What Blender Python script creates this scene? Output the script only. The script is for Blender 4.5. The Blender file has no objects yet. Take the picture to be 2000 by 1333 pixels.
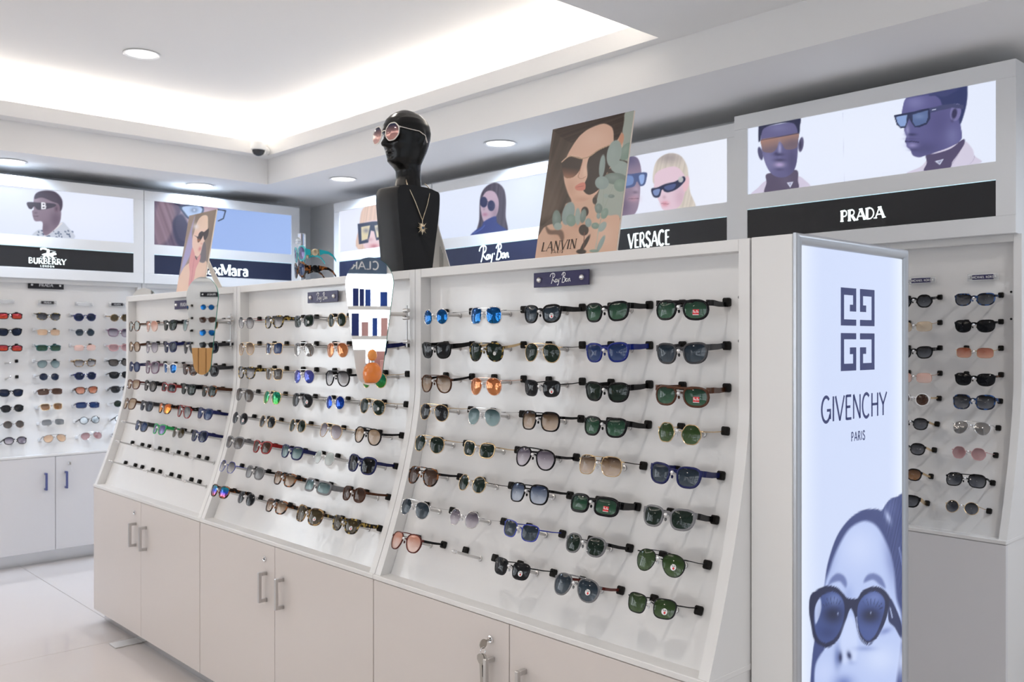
import bpy, math, random
import numpy as np
from mathutils import Matrix, Vector

random.seed(7)
SC = bpy.context.scene
COL = SC.collection
PI = math.pi

# ------------------------------------------------------------------ camera, world, exposure
FPX = 1780.0                       # focal length in pixels of the 2000 px wide frame
HC = 1.45                          # camera height
_s, _c = 0.686, 0.7276
_n = math.hypot(_s, _c); FS, FC = _s/_n, _c/_n      # forward = (FS, FC)

cam_d = bpy.data.cameras.new('camera')
cam_d.sensor_fit = 'HORIZONTAL'; cam_d.sensor_width = 36.0
cam_d.lens = 36.0*FPX/2000.0
cam_d.dof.use_dof = True; cam_d.dof.focus_distance = 2.45; cam_d.dof.aperture_fstop = 7.1
cam_d.clip_start = 0.05; cam_d.clip_end = 60
cam = bpy.data.objects.new('camera', cam_d); COL.objects.link(cam)
cam.location = (0, 0, HC)
cam.rotation_euler = (PI/2, 0, -math.atan2(FS, FC))
SC.camera = cam

SC.view_settings.view_transform = 'Standard'
SC.view_settings.look = 'None'
SC.view_settings.gamma = 1.0
SC.view_settings.use_curve_mapping = False
SC.view_settings.exposure = 0.0

W_ = bpy.data.worlds.new('world'); SC.world = W_; W_.use_nodes = True
W_.node_tree.nodes['Background'].inputs[0].default_value = (0.80, 0.89, 1.0, 1)
W_.node_tree.nodes['Background'].inputs[1].default_value = 0.9

DOWNLIGHT_W = 4.6
SOFFIT_W = 13.0
COVE_W = 16.5
CEIL_W = 7.6
SC.cycles.max_bounces = 6; SC.cycles.diffuse_bounces = 4; SC.cycles.glossy_bounces = 3
SC.cycles.transmission_bounces = 4; SC.cycles.transparent_max_bounces = 8
SC.cycles.use_adaptive_sampling = True; SC.cycles.adaptive_threshold = 0.05; SC.cycles.adaptive_min_samples = 16
SC.cycles.caustics_reflective = False; SC.cycles.caustics_refractive = False

def proj(p):
    t = p[0]*FS + p[1]*FC; r = p[0]*FC - p[1]*FS
    return 1000 + FPX*r/t, 666.5 - FPX*(p[2]-HC)/t
def ray(px, py):
    r = (px-1000)/FPX; u = (666.5-py)/FPX
    return Vector((FS + r*FC, FC - r*FS, u))
def atX(px, py, X):
    d = ray(px, py); return Vector((0, 0, HC)) + d*(X/d.x)
def atY(px, py, Y):
    d = ray(px, py); return Vector((0, 0, HC)) + d*(Y/d.y)
def atZ(px, py, Z):
    d = ray(px, py); return Vector((0, 0, HC)) + d*((Z-HC)/d.z)

# ------------------------------------------------------------------ materials
MATS = {}
def lin(c):
    c = c/255.0
    return c/12.92 if c <= 0.04045 else ((c+0.055)/1.055)**2.4
def L3(c):
    return (lin(c[0]), lin(c[1]), lin(c[2]), 1.0)

def pbr(name, col, rough=0.4, metal=0.0, spec=0.5, coat=0.0, emit=None, estr=0.0, alpha=1.0, trans=0.0, ior=1.45):
    if name in MATS: return MATS[name]
    m = bpy.data.materials.new(name); m.use_nodes = True
    b = m.node_tree.nodes['Principled BSDF']
    b.inputs['Base Color'].default_value = (*col[:3], 1)
    b.inputs['Roughness'].default_value = rough
    b.inputs['Metallic'].default_value = metal
    b.inputs['Specular IOR Level'].default_value = spec
    b.inputs['Coat Weight'].default_value = coat
    b.inputs['Coat Roughness'].default_value = 0.05
    b.inputs['Alpha'].default_value = alpha
    b.inputs['Transmission Weight'].default_value = trans
    b.inputs['IOR'].default_value = ior
    if emit:
        b.inputs['Emission Color'].default_value = (*emit[:3], 1)
        b.inputs['Emission Strength'].default_value = estr
    MATS[name] = m
    return m

def bumpy(name, col, rough, scale, strength, dist=0.002, var=0.0, spec=0.5, coat=0.0, stretch=(1, 1, 1), metal=0.0):
    """principled with a fine noise relief and a slight colour variation"""
    if name in MATS: return MATS[name]
    m = pbr(name, col, rough, metal, spec, coat)
    nt = m.node_tree; b = nt.nodes['Principled BSDF']
    tc = nt.nodes.new('ShaderNodeTexCoord'); mp = nt.nodes.new('ShaderNodeMapping')
    mp.inputs['Scale'].default_value = stretch
    no = nt.nodes.new('ShaderNodeTexNoise'); no.inputs['Scale'].default_value = scale; no.inputs['Detail'].default_value = 3
    bu = nt.nodes.new('ShaderNodeBump'); bu.inputs['Strength'].default_value = strength; bu.inputs['Distance'].default_value = dist
    nt.links.new(tc.outputs['Object'], mp.inputs['Vector']); nt.links.new(mp.outputs['Vector'], no.inputs['Vector'])
    nt.links.new(no.outputs['Fac'], bu.inputs['Height']); nt.links.new(bu.outputs['Normal'], b.inputs['Normal'])
    if var:
        mx = nt.nodes.new('ShaderNodeMix'); mx.data_type = 'RGBA'
        mx.inputs[6].default_value = (*[v*(1-var) for v in col[:3]], 1); mx.inputs[7].default_value = (*[min(1, v*(1+var)) for v in col[:3]], 1)
        n2 = nt.nodes.new('ShaderNodeTexNoise'); n2.inputs['Scale'].default_value = scale*0.1
        nt.links.new(mp.outputs['Vector'], n2.inputs['Vector']); nt.links.new(n2.outputs['Fac'], mx.inputs[0])
        nt.links.new(mx.outputs[2], b.inputs['Base Color'])
    return m

def tortoise(name, dark, light, scale=70, thr=0.5):
    if name in MATS: return MATS[name]
    m = pbr(name, dark, 0.14, 0, 0.35, 0)
    nt = m.node_tree; b = nt.nodes['Principled BSDF']
    tc = nt.nodes.new('ShaderNodeTexCoord'); no = nt.nodes.new('ShaderNodeTexNoise')
    no.inputs['Scale'].default_value = scale; no.inputs['Detail'].default_value = 1.5
    rp = nt.nodes.new('ShaderNodeValToRGB')
    rp.color_ramp.elements[0].position = thr-0.05; rp.color_ramp.elements[0].color = (*dark, 1)
    rp.color_ramp.elements[1].position = thr+0.08; rp.color_ramp.elements[1].color = (*light, 1)
    nt.links.new(tc.outputs['Object'], no.inputs['Vector']); nt.links.new(no.outputs['Fac'], rp.inputs[0])
    nt.links.new(rp.outputs[0], b.inputs['Base Color'])
    return m

M_white = bumpy('white_laminate', (0.80, 0.79, 0.775), 0.30, 260, 0.04, 0.001)
M_panel = bumpy('gloss_panel', (0.81, 0.80, 0.79), 0.11, 42, 0.10, 0.003, spec=.7)
M_door = bumpy('cabinet_door', (0.70, 0.645, 0.61), 0.28, 180, 0.03, 0.001)
M_doorw = bumpy('wall_cabinet_door', (0.72, 0.71, 0.72), 0.30, 180, 0.03, 0.001)
M_wall = bumpy('wall_paint', (0.80, 0.795, 0.79), 0.6, 90, 0.05, 0.001)
M_ceil = bumpy('ceiling_paint', (0.88, 0.865, 0.85), 0.75, 60, 0.05, 0.001)
M_tile = bumpy('gloss_tile', (0.63, 0.575, 0.545), 0.07, 1.2, 0.03, 0.002, var=0.02, spec=0.6)
M_grout = pbr('grout', (0.36, 0.34, 0.32), 0.8)
M_alu = bumpy('brushed_aluminium', (0.62, 0.62, 0.63), 0.30, 30, 0.06, 0.001, stretch=(1, 1, 40), metal=1.0)
M_plinth = bumpy('plinth_metal', (0.66, 0.66, 0.67), 0.26, 9, 0.10, 0.002, metal=0.9)
M_frame = pbr('silver_frame', (0.52, 0.54, 0.57), 0.36, 0.85)
M_chrome = pbr('chrome', (0.85, 0.85, 0.86), 0.08, 1.0)
M_steel = pbr('satin_steel', (0.60, 0.59, 0.58), 0.28, 1.0)
M_blackp = pbr('black_plastic', (0.008, 0.007, 0.006), 0.55, spec=.25)
M_greyp = pbr('clear_plastic', (0.82, 0.83, 0.85), 0.2, 0, 0.5)
M_dark = pbr('shadow_gap', (0.02, 0.02, 0.02), 0.9)
M_sign = bumpy('sign_fascia', (0.80, 0.805, 0.81), 0.28, 120, 0.02, 0.001)
M_mirror = pbr('mirror_silver', (0.93, 0.95, 0.95), 0.0, 1.0)
M_gedge = pbr('glass_edge', (0.03, 0.25, 0.19), 0.1, 0, 0.6)
M_white_pl = pbr('white_plastic', (0.85, 0.85, 0.84), 0.3)
M_dome = pbr('smoked_dome', (0.03, 0.03, 0.035), 0.06, 0, 0.7)

# ------------------------------------------------------------------ mesh builder
class MB:
    def __init__(s): s.v = []; s.f = []; s.m = []
    def add(s, vs, fs, mi=0):
        o = len(s.v); s.v += [tuple(v) for v in vs]; s.f += [tuple(i+o for i in f) for f in fs]; s.m += [mi]*len(fs); return s
    def box(s, x0, x1, y0, y1, z0, z1, mi=0, c=0.0):
        if c <= 0:
            vs = [(x, y, z) for x in (x0, x1) for y in (y0, y1) for z in (z0, z1)]
            return s.add(vs, [(0, 1, 3, 2), (4, 6, 7, 5), (0, 4, 5, 1), (2, 3, 7, 6), (0, 2, 6, 4), (1, 5, 7, 3)], mi)
        vs = []; idx = {}
        for ix, x in enumerate((x0, x1)):
            for iy, y in enumerate((y0, y1)):
                for iz, z in enumerate((z0, z1)):
                    dx, dy, dz = (c if ix == 0 else -c), (c if iy == 0 else -c), (c if iz == 0 else -c)
                    for a, p in (('x', (x, y+dy, z+dz)), ('y', (x+dx, y, z+dz)), ('z', (x+dx, y+dy, z))):
                        idx[(ix, iy, iz, a)] = len(vs); vs.append(p)
        fs = []
        for i in (0, 1):
            q = [(i, 0, 0), (i, 1, 0), (i, 1, 1), (i, 0, 1)]; f = [idx[(*k, 'x')] for k in q]; fs.append(f if i else f[::-1])
            q = [(0, i, 0), (0, i, 1), (1, i, 1), (1, i, 0)]; f = [idx[(*k, 'y')] for k in q]; fs.append(f if i else f[::-1])
            q = [(0, 0, i), (1, 0, i), (1, 1, i), (0, 1, i)]; f = [idx[(*k, 'z')] for k in q]; fs.append(f if i else f[::-1])
        for i in (0, 1):
            for j in (0, 1):
                fs.append((idx[(i, j, 0, 'x')], idx[(i, j, 1, 'x')], idx[(i, j, 1, 'y')], idx[(i, j, 0, 'y')]))
                fs.append((idx[(i, 0, j, 'x')], idx[(i, 1, j, 'x')], idx[(i, 1, j, 'z')], idx[(i, 0, j, 'z')]))
                fs.append((idx[(0, i, j, 'y')], idx[(1, i, j, 'y')], idx[(1, i, j, 'z')], idx[(0, i, j, 'z')]))
        for i in (0, 1):
            for j in (0, 1):
                for k in (0, 1):
                    fs.append((idx[(i, j, k, 'x')], idx[(i, j, k, 'y')], idx[(i, j, k, 'z')]))
        return s.add(vs, fs, mi)
    def tube(s, path, r, n=8, mi=0, caps=True, closed=False):
        P = [Vector(p) for p in path]; k = len(P)
        rr = r if isinstance(r, (list, tuple)) else [r]*k
        rings = []; up = None
        for i, p in enumerate(P):
            if closed: d = P[(i+1) % k]-P[i-1]
            else: d = P[min(i+1, k-1)]-P[max(i-1, 0)]
            d.normalize()
            if up is None:
                a = Vector((0, 0, 1)) if abs(d.z) < 0.9 else Vector((1, 0, 0))
                up = (a - d*a.dot(d)).normalized()
            else:
                up = (up - d*up.dot(d)).normalized()
            q = d.cross(up)
            rings.append([p + (up*math.cos(2*PI*j/n) + q*math.sin(2*PI*j/n))*rr[i] for j in range(n)])
        vs = [v for R in rings for v in R]; fs = []
        for i in range(k if closed else k-1):
            a, b = i*n, ((i+1) % k)*n
            for j in range(n): fs.append((a+j, a+(j+1) % n, b+(j+1) % n, b+j))
        if caps and not closed:
            fs.append(tuple(range(n))[::-1]); fs.append(tuple(range((k-1)*n, k*n)))
        return s.add(vs, fs, mi)
    def lathe(s, prof, n=24, mi=0, axis='z', o=(0, 0, 0)):
        vs = []; fs = []
        for r, h in prof:
            for j in range(n):
                a = 2*PI*j/n; x, y = r*math.cos(a), r*math.sin(a)
                p = {'z': (x, y, h), 'y': (x, h, -y), 'x': (h, x, y)}[axis]
                vs.append((p[0]+o[0], p[1]+o[1], p[2]+o[2]))
        for i in range(len(prof)-1):
            for j in range(n):
                a, b = i*n, (i+1)*n
                fs.append((a+j, a+(j+1) % n, b+(j+1) % n, b+j))
        if prof[0][0] > 1e-6: fs.append(tuple(range(n))[::-1])
        if prof[-1][0] > 1e-6: fs.append(tuple(range((len(prof)-1)*n, len(prof)*n)))
        return s.add(vs, fs, mi)
    def prism(s, poly, a0, a1, axis='x', mi=0):
        """extrude a 2-D polygon: axis x -> poly in (y,z); y -> (x,z); z -> (x,y)"""
        n = len(poly)
        def P(u, v, a): return {'x': (a, u, v), 'y': (u, a, v), 'z': (u, v, a)}[axis]
        vs = [P(u, v, a0) for u, v in poly]+[P(u, v, a1) for u, v in poly]
        fs = [tuple(range(n))[::-1], tuple(range(n, 2*n))]+[(i, (i+1) % n, n+(i+1) % n, n+i) for i in range(n)]
        return s.add(vs, fs, mi)
    def grid(s, rows, mi=0, closed=False):
        nr, nc = len(rows), len(rows[0]); vs = [p for r in rows for p in r]; fs = []
        for i in range(nr-1):
            for j in range(nc if closed else nc-1):
                a, b = i*nc+j, i*nc+(j+1) % nc
                fs.append((a, b, b+nc, a+nc))
        return s.add(vs, fs, mi)
    def mesh(s, name, mats=(), smooth=None, fix=True):
        me = bpy.data.meshes.new(name); me.from_pydata(s.v, [], s.f)
        for m in mats: me.materials.append(m)
        if any(s.m): me.polygons.foreach_set('material_index', s.m)
        if fix:
            import bmesh
            bm = bmesh.new(); bm.from_mesh(me); bmesh.ops.recalc_face_normals(bm, faces=bm.faces); bm.to_mesh(me); bm.free()
        if smooth is not None:
            me.polygons.foreach_set('use_smooth', [True]*len(me.polygons))
            me.set_sharp_from_angle(angle=math.radians(smooth))
        me.update(); return me
    def build(s, name, mats, parent=None, smooth=None, label=None, fix=True):
        if not isinstance(mats, (list, tuple)): mats = [mats]
        return link(name, s.mesh(name, mats, smooth, fix), parent, label)

def link(name, data, parent=None, label=None):
    o = bpy.data.objects.new(name, data); COL.objects.link(o)
    if parent is not None: o.parent = parent
    if label: o['label'] = label
    return o
def thing(name, label, cat, mat=None, group=None):
    o = bpy.data.objects.new(name, None); COL.objects.link(o)
    o.empty_display_size = 0.05
    if mat is not None: o.matrix_world = mat
    return tag(o, label, cat, group)
def tag(o, label, cat, group=None, kind=None):
    o['label'] = label; o['category'] = cat
    if group: o['group'] = group
    if kind: o['kind'] = kind
    return o
def struct(name, mb, mat, label, cat, smooth=None):
    o = mb.build(name, mat, None, smooth); tag(o, label, cat, kind='structure'); return o
def frame_mat(o, x, y, z):
    return Matrix(((x[0], y[0], z[0], o[0]), (x[1], y[1], z[1], o[1]), (x[2], y[2], z[2], o[2]), (0, 0, 0, 1)))
def spline(pts, n=8, closed=False):
    P = [np.array(p, float) for p in pts]; k = len(P); out = []
    for i in range(k if closed else k-1):
        p0 = P[i-1] if (closed or i > 0) else P[0]
        p1, p2 = P[i], P[(i+1) % k]
        p3 = P[(i+2) % k] if (closed or i+2 < k) else P[-1]
        for j in range(n):
            t = j/n
            out.append(0.5*((2*p1)+(-p0+p2)*t+(2*p0-5*p1+4*p2-p3)*t*t+(-p0+3*p1-3*p2+p3)*t**3))
    if not closed: out.append(P[-1])
    return [tuple(p) for p in out]

# ------------------------------------------------------------------ lettering (own stroke alphabet)
def arc(cx, cy, rx, ry, a0, a1, n=12):
    return [(cx+rx*math.cos(math.radians(a0+(a1-a0)*i/n)), cy+ry*math.sin(math.radians(a0+(a1-a0)*i/n))) for i in range(n+1)]
GL = {   # letter: (width, [(points, thick?)...])
 'A': (.84, [([(0, 0), (.42, 1)], 0), ([(.42, 1), (.84, 0)], 1), ([(.17, .34), (.67, .34)], 0)]),
 'B': (.70, [([(.1, 0), (.1, 1)], 1), ([(.1, .98), (.35, .98)]+arc(.35, .75, .22, .23, 90, -90)+[(.1, .52)], 0), ([(.1, .52), (.38, .52)]+arc(.38, .27, .27, .25, 90, -90)+[(.1, .02)], 0)]),
 'C': (.80, [(arc(.43, .5, .38, .5, 48, 312, 20), 1)]),
 'D': (.82, [([(.1, 0), (.1, 1)], 1), ([(.1, .98), (.32, .98)]+arc(.32, .5, .44, .48, 90, -90, 16)+[(.1, .02)], 0)]),
 'E': (.60, [([(.1, 0), (.1, 1)], 1), ([(.1, .97), (.56, .97)], 0), ([(.1, .52), (.48, .52)], 0), ([(.1, .03), (.58, .03)], 0)]),
 'G': (.88, [(arc(.43, .5, .38, .5, 48, 335, 20), 1), ([(.5, .46), (.80, .46), (.80, .1)], 0)]),
 'H': (.78, [([(.1, 0), (.1, 1)], 1), ([(.68, 0), (.68, 1)], 1), ([(.1, .52), (.68, .52)], 0)]),
 'I': (.20, [([(.1, 0), (.1, 1)], 1)]),
 'K': (.70, [([(.1, 0), (.1, 1)], 1), ([(.1, .38), (.62, 1)], 0), ([(.28, .58), (.68, 0)], 1)]),
 'L': (.58, [([(.1, 0), (.1, 1)], 1), ([(.1, .03), (.56, .03)], 0)]),
 'M': (.98, [([(.1, 0), (.1, 1)], 0), ([(.1, 1), (.49, .12)], 1), ([(.49, .12), (.88, 1)], 0), ([(.88, 0), (.88, 1)], 1)]),
 'N': (.82, [([(.1, 0), (.1, 1)], 0), ([(.1, 1), (.72, 0)], 1), ([(.72, 0), (.72, 1)], 0)]),
 'O': (.88, [(arc(.44, .5, .38, .5, 90, 450, 24), 1)]),
 'P': (.66, [([(.1, 0), (.1, 1)], 1), ([(.1, .98), (.34, .98)]+arc(.34, .72, .25, .26, 90, -90)+[(.1, .46)], 0)]),
 'R': (.74, [([(.1, 0), (.1, 1)], 1), ([(.1, .98), (.34, .98)]+arc(.34, .73, .25, .25, 90, -90)+[(.1, .48)], 0), ([(.34, .48), (.70, 0)], 1)]),
 'S': (.68, [(spline([(.58, .80), (.46, .96), (.28, .99), (.11, .86), (.12, .67), (.30, .54), (.48, .44), (.60, .30), (.57, .11), (.38, .0), (.18, .03), (.06, .20)], 4), 1)]),
 'U': (.78, [([(.1, 1), (.1, .35)]+arc(.39, .33, .29, .33, 180, 360, 12)+[(.68, 1)], 1)]),
 'V': (.80, [([(0, 1), (.40, 0)], 1), ([(.40, 0), (.80, 1)], 0)]),
 'X': (.7, [([(0, 1), (.7, 0)], 1), ([(.7, 1), (0, 0)], 0)]),
 'Y': (.76, [([(0, 1), (.38, .48)], 1), ([(.76, 1), (.38, .48)], 0), ([(.38, .48), (.38, 0)], 1)]),
 'a': (.60, [(arc(.27, .18, .19, .18, 0, 360, 16), 0), (arc(.28, .46, .19, .18, 160, 0, 8)+[(.47, .0)], 1)]),
 'x': (.60, [([(.04, .66), (.56, 0)], 1), ([(.54, .66), (.04, 0)], 0)]),
 'r': (.46, [([(.14, 0), (.14, .66)], 1), (arc(.36, .42, .22, .23, 180, 60, 8), 0)]),
 ' ': (.35, []), '.': (.2, [([(.1, 0), (.1, .12)], 1)]),
}
def ribbon(mb, pts, w, zf, mi=0, ends=True):
    """flat ribbon along pts in the plane; zf maps (x,y)->3-D"""
    P = [np.array(p, float) for p in pts]; L = []; R = []
    for i, p in enumerate(P):
        if i == 0: d = P[1]-P[0]; nn = np.array((-d[1], d[0]))/(np.hypot(*d)+1e-9); off = nn*w/2
        elif i == len(P)-1: d = P[-1]-P[-2]; nn = np.array((-d[1], d[0]))/(np.hypot(*d)+1e-9); off = nn*w/2
        else:
            d1 = P[i]-P[i-1]; d2 = P[i+1]-P[i]; d1 = d1/(np.hypot(*d1)+1e-9); d2 = d2/(np.hypot(*d2)+1e-9)
            n1 = np.array((-d1[1], d1[0])); n2 = np.array((-d2[1], d2[0])); m = n1+n2; m = m/(np.hypot(*m)+1e-9)
            off = m*w/2/max(0.5, float(m.dot(n1)))
        L.append(p+off); R.append(p-off)
    vs = [zf(q) for q in L]+[zf(q) for q in R]; n = len(P)
    mb.add(vs, [(i, n+i, n+i+1, i+1) for i in range(n-1)], mi)
def text_mesh(mb, txt, h, cx, cy, zf, thick=.17, thin=.09, serif=0.0, track=.14, xs=1.0, mi=0, skew=0.0):
    tot = sum(GL[c][0]*xs+track for c in txt)-track
    x = cx-tot*h/2
    for c in txt:
        gw, st = GL[c]
        for pts, tk in st:
            q = [(x+px*xs*h + skew*py*h, cy+(py-.5)*h) for px, py in pts]
            ribbon(mb, q, (thick if tk else thin)*h, zf, mi)
            if serif:
                for e, nb in ((0, 1), (-1, -2)):
                    px, py = pts[e]
                    if abs(pts[nb][1]-py) > 0.25 and (py < .02 or py > .98 or (c.islower() and .6 < py < .7)) and len(pts) == 2:
                        yy = py+(serif*.25 if py < .5 else -serif*.25)
                        a = (x+(px*xs-serif)*h+skew*py*h, cy+(yy-.5)*h); b = (x+(px*xs+serif)*h+skew*py*h, cy+(yy-.5)*h)
                        ribbon(mb, [a, b], thin*.8*h, zf, mi)
        x += (gw*xs+track)*h
    return tot*h
SCRIPT = [
 [(1.05, 2.25), (.95, 1.3), (.65, .3), (.45, -.15)],
 [(.05, 1.55), (.3, 2.1), (1.0, 2.38), (1.62, 2.1), (1.5, 1.5), (.92, 1.12), (1.25, .6), (1.75, .15)],
 [(2.25, .85), (1.9, .85), (1.75, .4), (2.0, .18), (2.25, .5), (2.32, .85), (2.3, .35), (2.5, .25)],
 [(2.62, .9), (2.66, .42), (2.9, .4), (3.12, .9), (2.95, 0.05), (2.65, -.55), (2.4, -.4)],
 [(3.45, .95), (3.62, .95)],
 [(4.6, 2.35), (4.35, 1.2), (4.0, -.05)],
 [(3.95, 1.75), (4.4, 2.35), (5.0, 2.3), (5.05, 1.75), (4.4, 1.32), (4.95, 1.15), (5.05, .5), (4.55, .02), (3.95, .15)],
 [(5.75, .85), (5.4, .85), (5.25, .4), (5.5, .18), (5.75, .5), (5.82, .85), (5.8, .35), (5.98, .25)],
 [(6.12, .85), (6.12, .2), (6.3, .78), (6.58, .82), (6.62, .3), (6.85, .25)],
]
def script_mesh(mb, h, cx, cy, zf, w=.2, mi=0):
    k = h/2.9
    for st in SCRIPT:
        pts = spline(st, 5) if len(st) > 2 else st
        ribbon(mb, [(cx+(x-3.4)*k, cy+(y-.95)*k) for x, y in pts], w*k*(1.4 if len(st) == 2 else 1), zf, mi)

# ------------------------------------------------------------------ painted prints: colours per vertex of a fine grid
class Paint:
    """grid on a plane rectangle o + u*U + v*V; drawing happens in the pixel frame of a zoom on the photograph"""
    def __init__(s, o, U, V, nu, nv, base, region=(0, 0), scale=1.0):
        s.nu, s.nv = nu, nv
        s.o, s.U, s.V = Vector(o), Vector(U), Vector(V)
        u, v = np.meshgrid(np.linspace(0, 1, nu), np.linspace(0, 1, nv))
        P = np.array(o)[None, None, :] + u[..., None]*np.array(U) + v[..., None]*np.array(V)
        s.P = P
        t = P[..., 0]*FS+P[..., 1]*FC; r = P[..., 0]*FC-P[..., 1]*FS
        s.x = (1000+FPX*r/t-region[0])*scale; s.y = (666.5-FPX*(P[..., 2]-HC)/t-region[1])*scale
        s.c = np.zeros((nv, nu, 3)); s.c[:] = base
    def sd(s, pts):
        pts = np.array(pts, float); X, Y = s.x, s.y
        d = np.full(X.shape, 1e18); inside = np.zeros(X.shape, bool)
        n = len(pts)
        for i in range(n):
            ax, ay = pts[i]; bx, by = pts[(i+1) % n]
            ex, ey = bx-ax, by-ay
            t = np.clip(((X-ax)*ex+(Y-ay)*ey)/(ex*ex+ey*ey+1e-12), 0, 1)
            d = np.minimum(d, (X-ax-t*ex)**2+(Y-ay-t*ey)**2)
            if ay != by:
                cnd = ((ay > Y) != (by > Y)) & (X < (bx-ax)*(Y-ay)/(by-ay)+ax)
                inside ^= cnd
        d = np.sqrt(d); return np.where(inside, -d, d)
    def mix(s, a, col):
        a = np.clip(a, 0, 1)[..., None]; s.c = s.c*(1-a)+np.array(col, float)*a
    def poly(s, pts, col, soft=2.0, op=1.0, smooth=True, clip=None):
        if smooth and len(pts) > 3: pts = spline(pts, 5, True)
        a = np.clip(0.5-s.sd(pts)/soft, 0, 1)*op
        if clip is not None: a = a*clip
        s.mix(a, col); return a
    def mask(s, pts, soft=2.0, smooth=True):
        if smooth and len(pts) > 3: pts = spline(pts, 5, True)
        return np.clip(0.5-s.sd(pts)/soft, 0, 1)
    def ell(s, cx, cy, rx, ry, col, op=1.0, soft=None, rot=0.0, clip=None):
        c, n = math.cos(math.radians(rot)), math.sin(math.radians(rot))
        dx, dy = s.x-cx, s.y-cy; a = (dx*c+dy*n)/rx; b = (-dx*n+dy*c)/ry
        q = np.sqrt(a*a+b*b)
        k = np.exp(-q*q*1.2)*op if soft is None else np.clip((1-q)*min(rx, ry)/soft+.5, 0, 1)*op
        if clip is not None: k = k*clip
        s.mix(k, col)
    def line(s, pts, w, col, op=1.0, soft=1.5, smooth=True):
        if smooth and len(pts) > 2: pts = spline(pts, 5)
        pts = np.array(pts, float); d = np.full(s.x.shape, 1e18)
        for i in range(len(pts)-1):
            ax, ay = pts[i]; ex, ey = pts[i+1]-pts[i]
            t = np.clip(((s.x-ax)*ex+(s.y-ay)*ey)/(ex*ex+ey*ey+1e-12), 0, 1)
            d = np.minimum(d, (s.x-ax-t*ex)**2+(s.y-ay-t*ey)**2)
        s.mix(np.clip(.5-(np.sqrt(d)-w/2)/soft, 0, 1)*op, col)
    def grad(s, x0, y0, x1, y1, col, op, clip=None):
        ex, ey = x1-x0, y1-y0
        t = np.clip(((s.x-x0)*ex+(s.y-y0)*ey)/(ex*ex+ey*ey), 0, 1)*op
        if clip is not None: t = t*clip
        s.mix(t, col)
    def hair(s, clip, ang, freq, amp, seed=0):
        rng = np.random.default_rng(seed); a = math.radians(ang)
        q = s.x*math.cos(a)+s.y*math.sin(a); k = np.zeros_like(q)
        for i in range(6): k += np.sin(q*freq*(1+.37*i)+rng.uniform(0, 6))/(1+.4*i)
        s.c = np.clip(s.c+(k/3*amp)[..., None]*clip[..., None]*255, 0, 255)
    def build(s, name, mat, parent, label=None):
        Pm = s.P.reshape(-1, 3)
        inv = np.array(parent.matrix_world.inverted())
        Pl = Pm@inv[:3, :3].T+inv[:3, 3]
        me = bpy.data.meshes.new(name)
        nu, nv = s.nu, s.nv
        i = (np.arange(nv-1)[:, None]*nu+np.arange(nu-1)[None, :]).ravel()
        quads = np.stack([i, i+1, i+1+nu, i+nu], 1)
        me.vertices.add(nu*nv); me.vertices.foreach_set('co', Pl.ravel())
        me.loops.add(quads.size); me.loops.foreach_set('vertex_index', quads.ravel().astype(np.int32))
        me.polygons.add(len(quads)); me.polygons.foreach_set('loop_start', (np.arange(len(quads))*4).astype(np.int32))
        me.update(calc_edges=True)
        c = s.c.reshape(-1, 3)/255.0
        c = np.where(c <= .04045, c/12.92, ((np.clip(c, 0, 1)+.055)/1.055)**2.4)
        if mat.name.startswith('backlit'):
            lu = np.clip((c.mean(1, keepdims=True)-.45)/.3, 0, 1); c = c*(1/SIGN_GAIN+(1-1/SIGN_GAIN)*lu)
        at = me.color_attributes.new('print', 'FLOAT_COLOR', 'POINT')
        at.data.foreach_set('color', np.concatenate([c, np.ones((len(c), 1))], 1).ravel())
        me.materials.append(mat)
        return link(name, me, parent, label)
def print_mat(name, emit, rough=0.25, gain=1.0):
    if name in MATS: return MATS[name]
    m = pbr(name, (0, 0, 0), rough); nt = m.node_tree; b = nt.nodes['Principled BSDF']
    a = nt.nodes.new('ShaderNodeVertexColor'); a.layer_name = 'print'
    if emit:
        b.inputs['Base Color'].default_value = (0.02, 0.02, 0.02, 1); b.inputs['Specular IOR Level'].default_value = 0.25
        nt.links.new(a.outputs[0], b.inputs['Emission Color']); b.inputs['Emission Strength'].default_value = gain
    else: nt.links.new(a.outputs[0], b.inputs['Base Color'])
    return m
SIGN_GAIN = 1.0
M_backlit = print_mat('backlit_print', True, gain=SIGN_GAIN)
M_card = print_mat('card_print', False, 0.3)
M_ink = pbr('navy_ink', L3((40, 48, 88))[:3], 0.4, emit=L3((38, 46, 84)), estr=0.9)
M_litletter = pbr('lit_letters', (0.9, 0.95, 0.95), 0.4, emit=(0.86, 0.97, 0.97), estr=1.0)
M_strip = bumpy('sign_strip_black', L3((34, 34, 37))[:3], 0.5, 400, 0.05, 0.0005)
M_stripn = bumpy('sign_strip_navy', L3((28, 36, 66))[:3], 0.5, 400, 0.05, 0.0005)
M_edge_glow = pbr('acrylic_edge', (0.6, 0.85, 0.9), 0.3, emit=(0.55, 0.85, 0.95), estr=0.9)

# ------------------------------------------------------------------ the room shell
RX, BY, LX, NY = 4.12, 6.90, -2.75, -3.2
ZS, ZM, ZF, ZT = 2.60, 2.785, 2.873, 3.06          # soffit, main ceiling, fascia top, tray ceiling
TX0, TX1, TY0, TY1 = -0.60, 3.22, 2.475, 5.98       # tray opening

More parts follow.
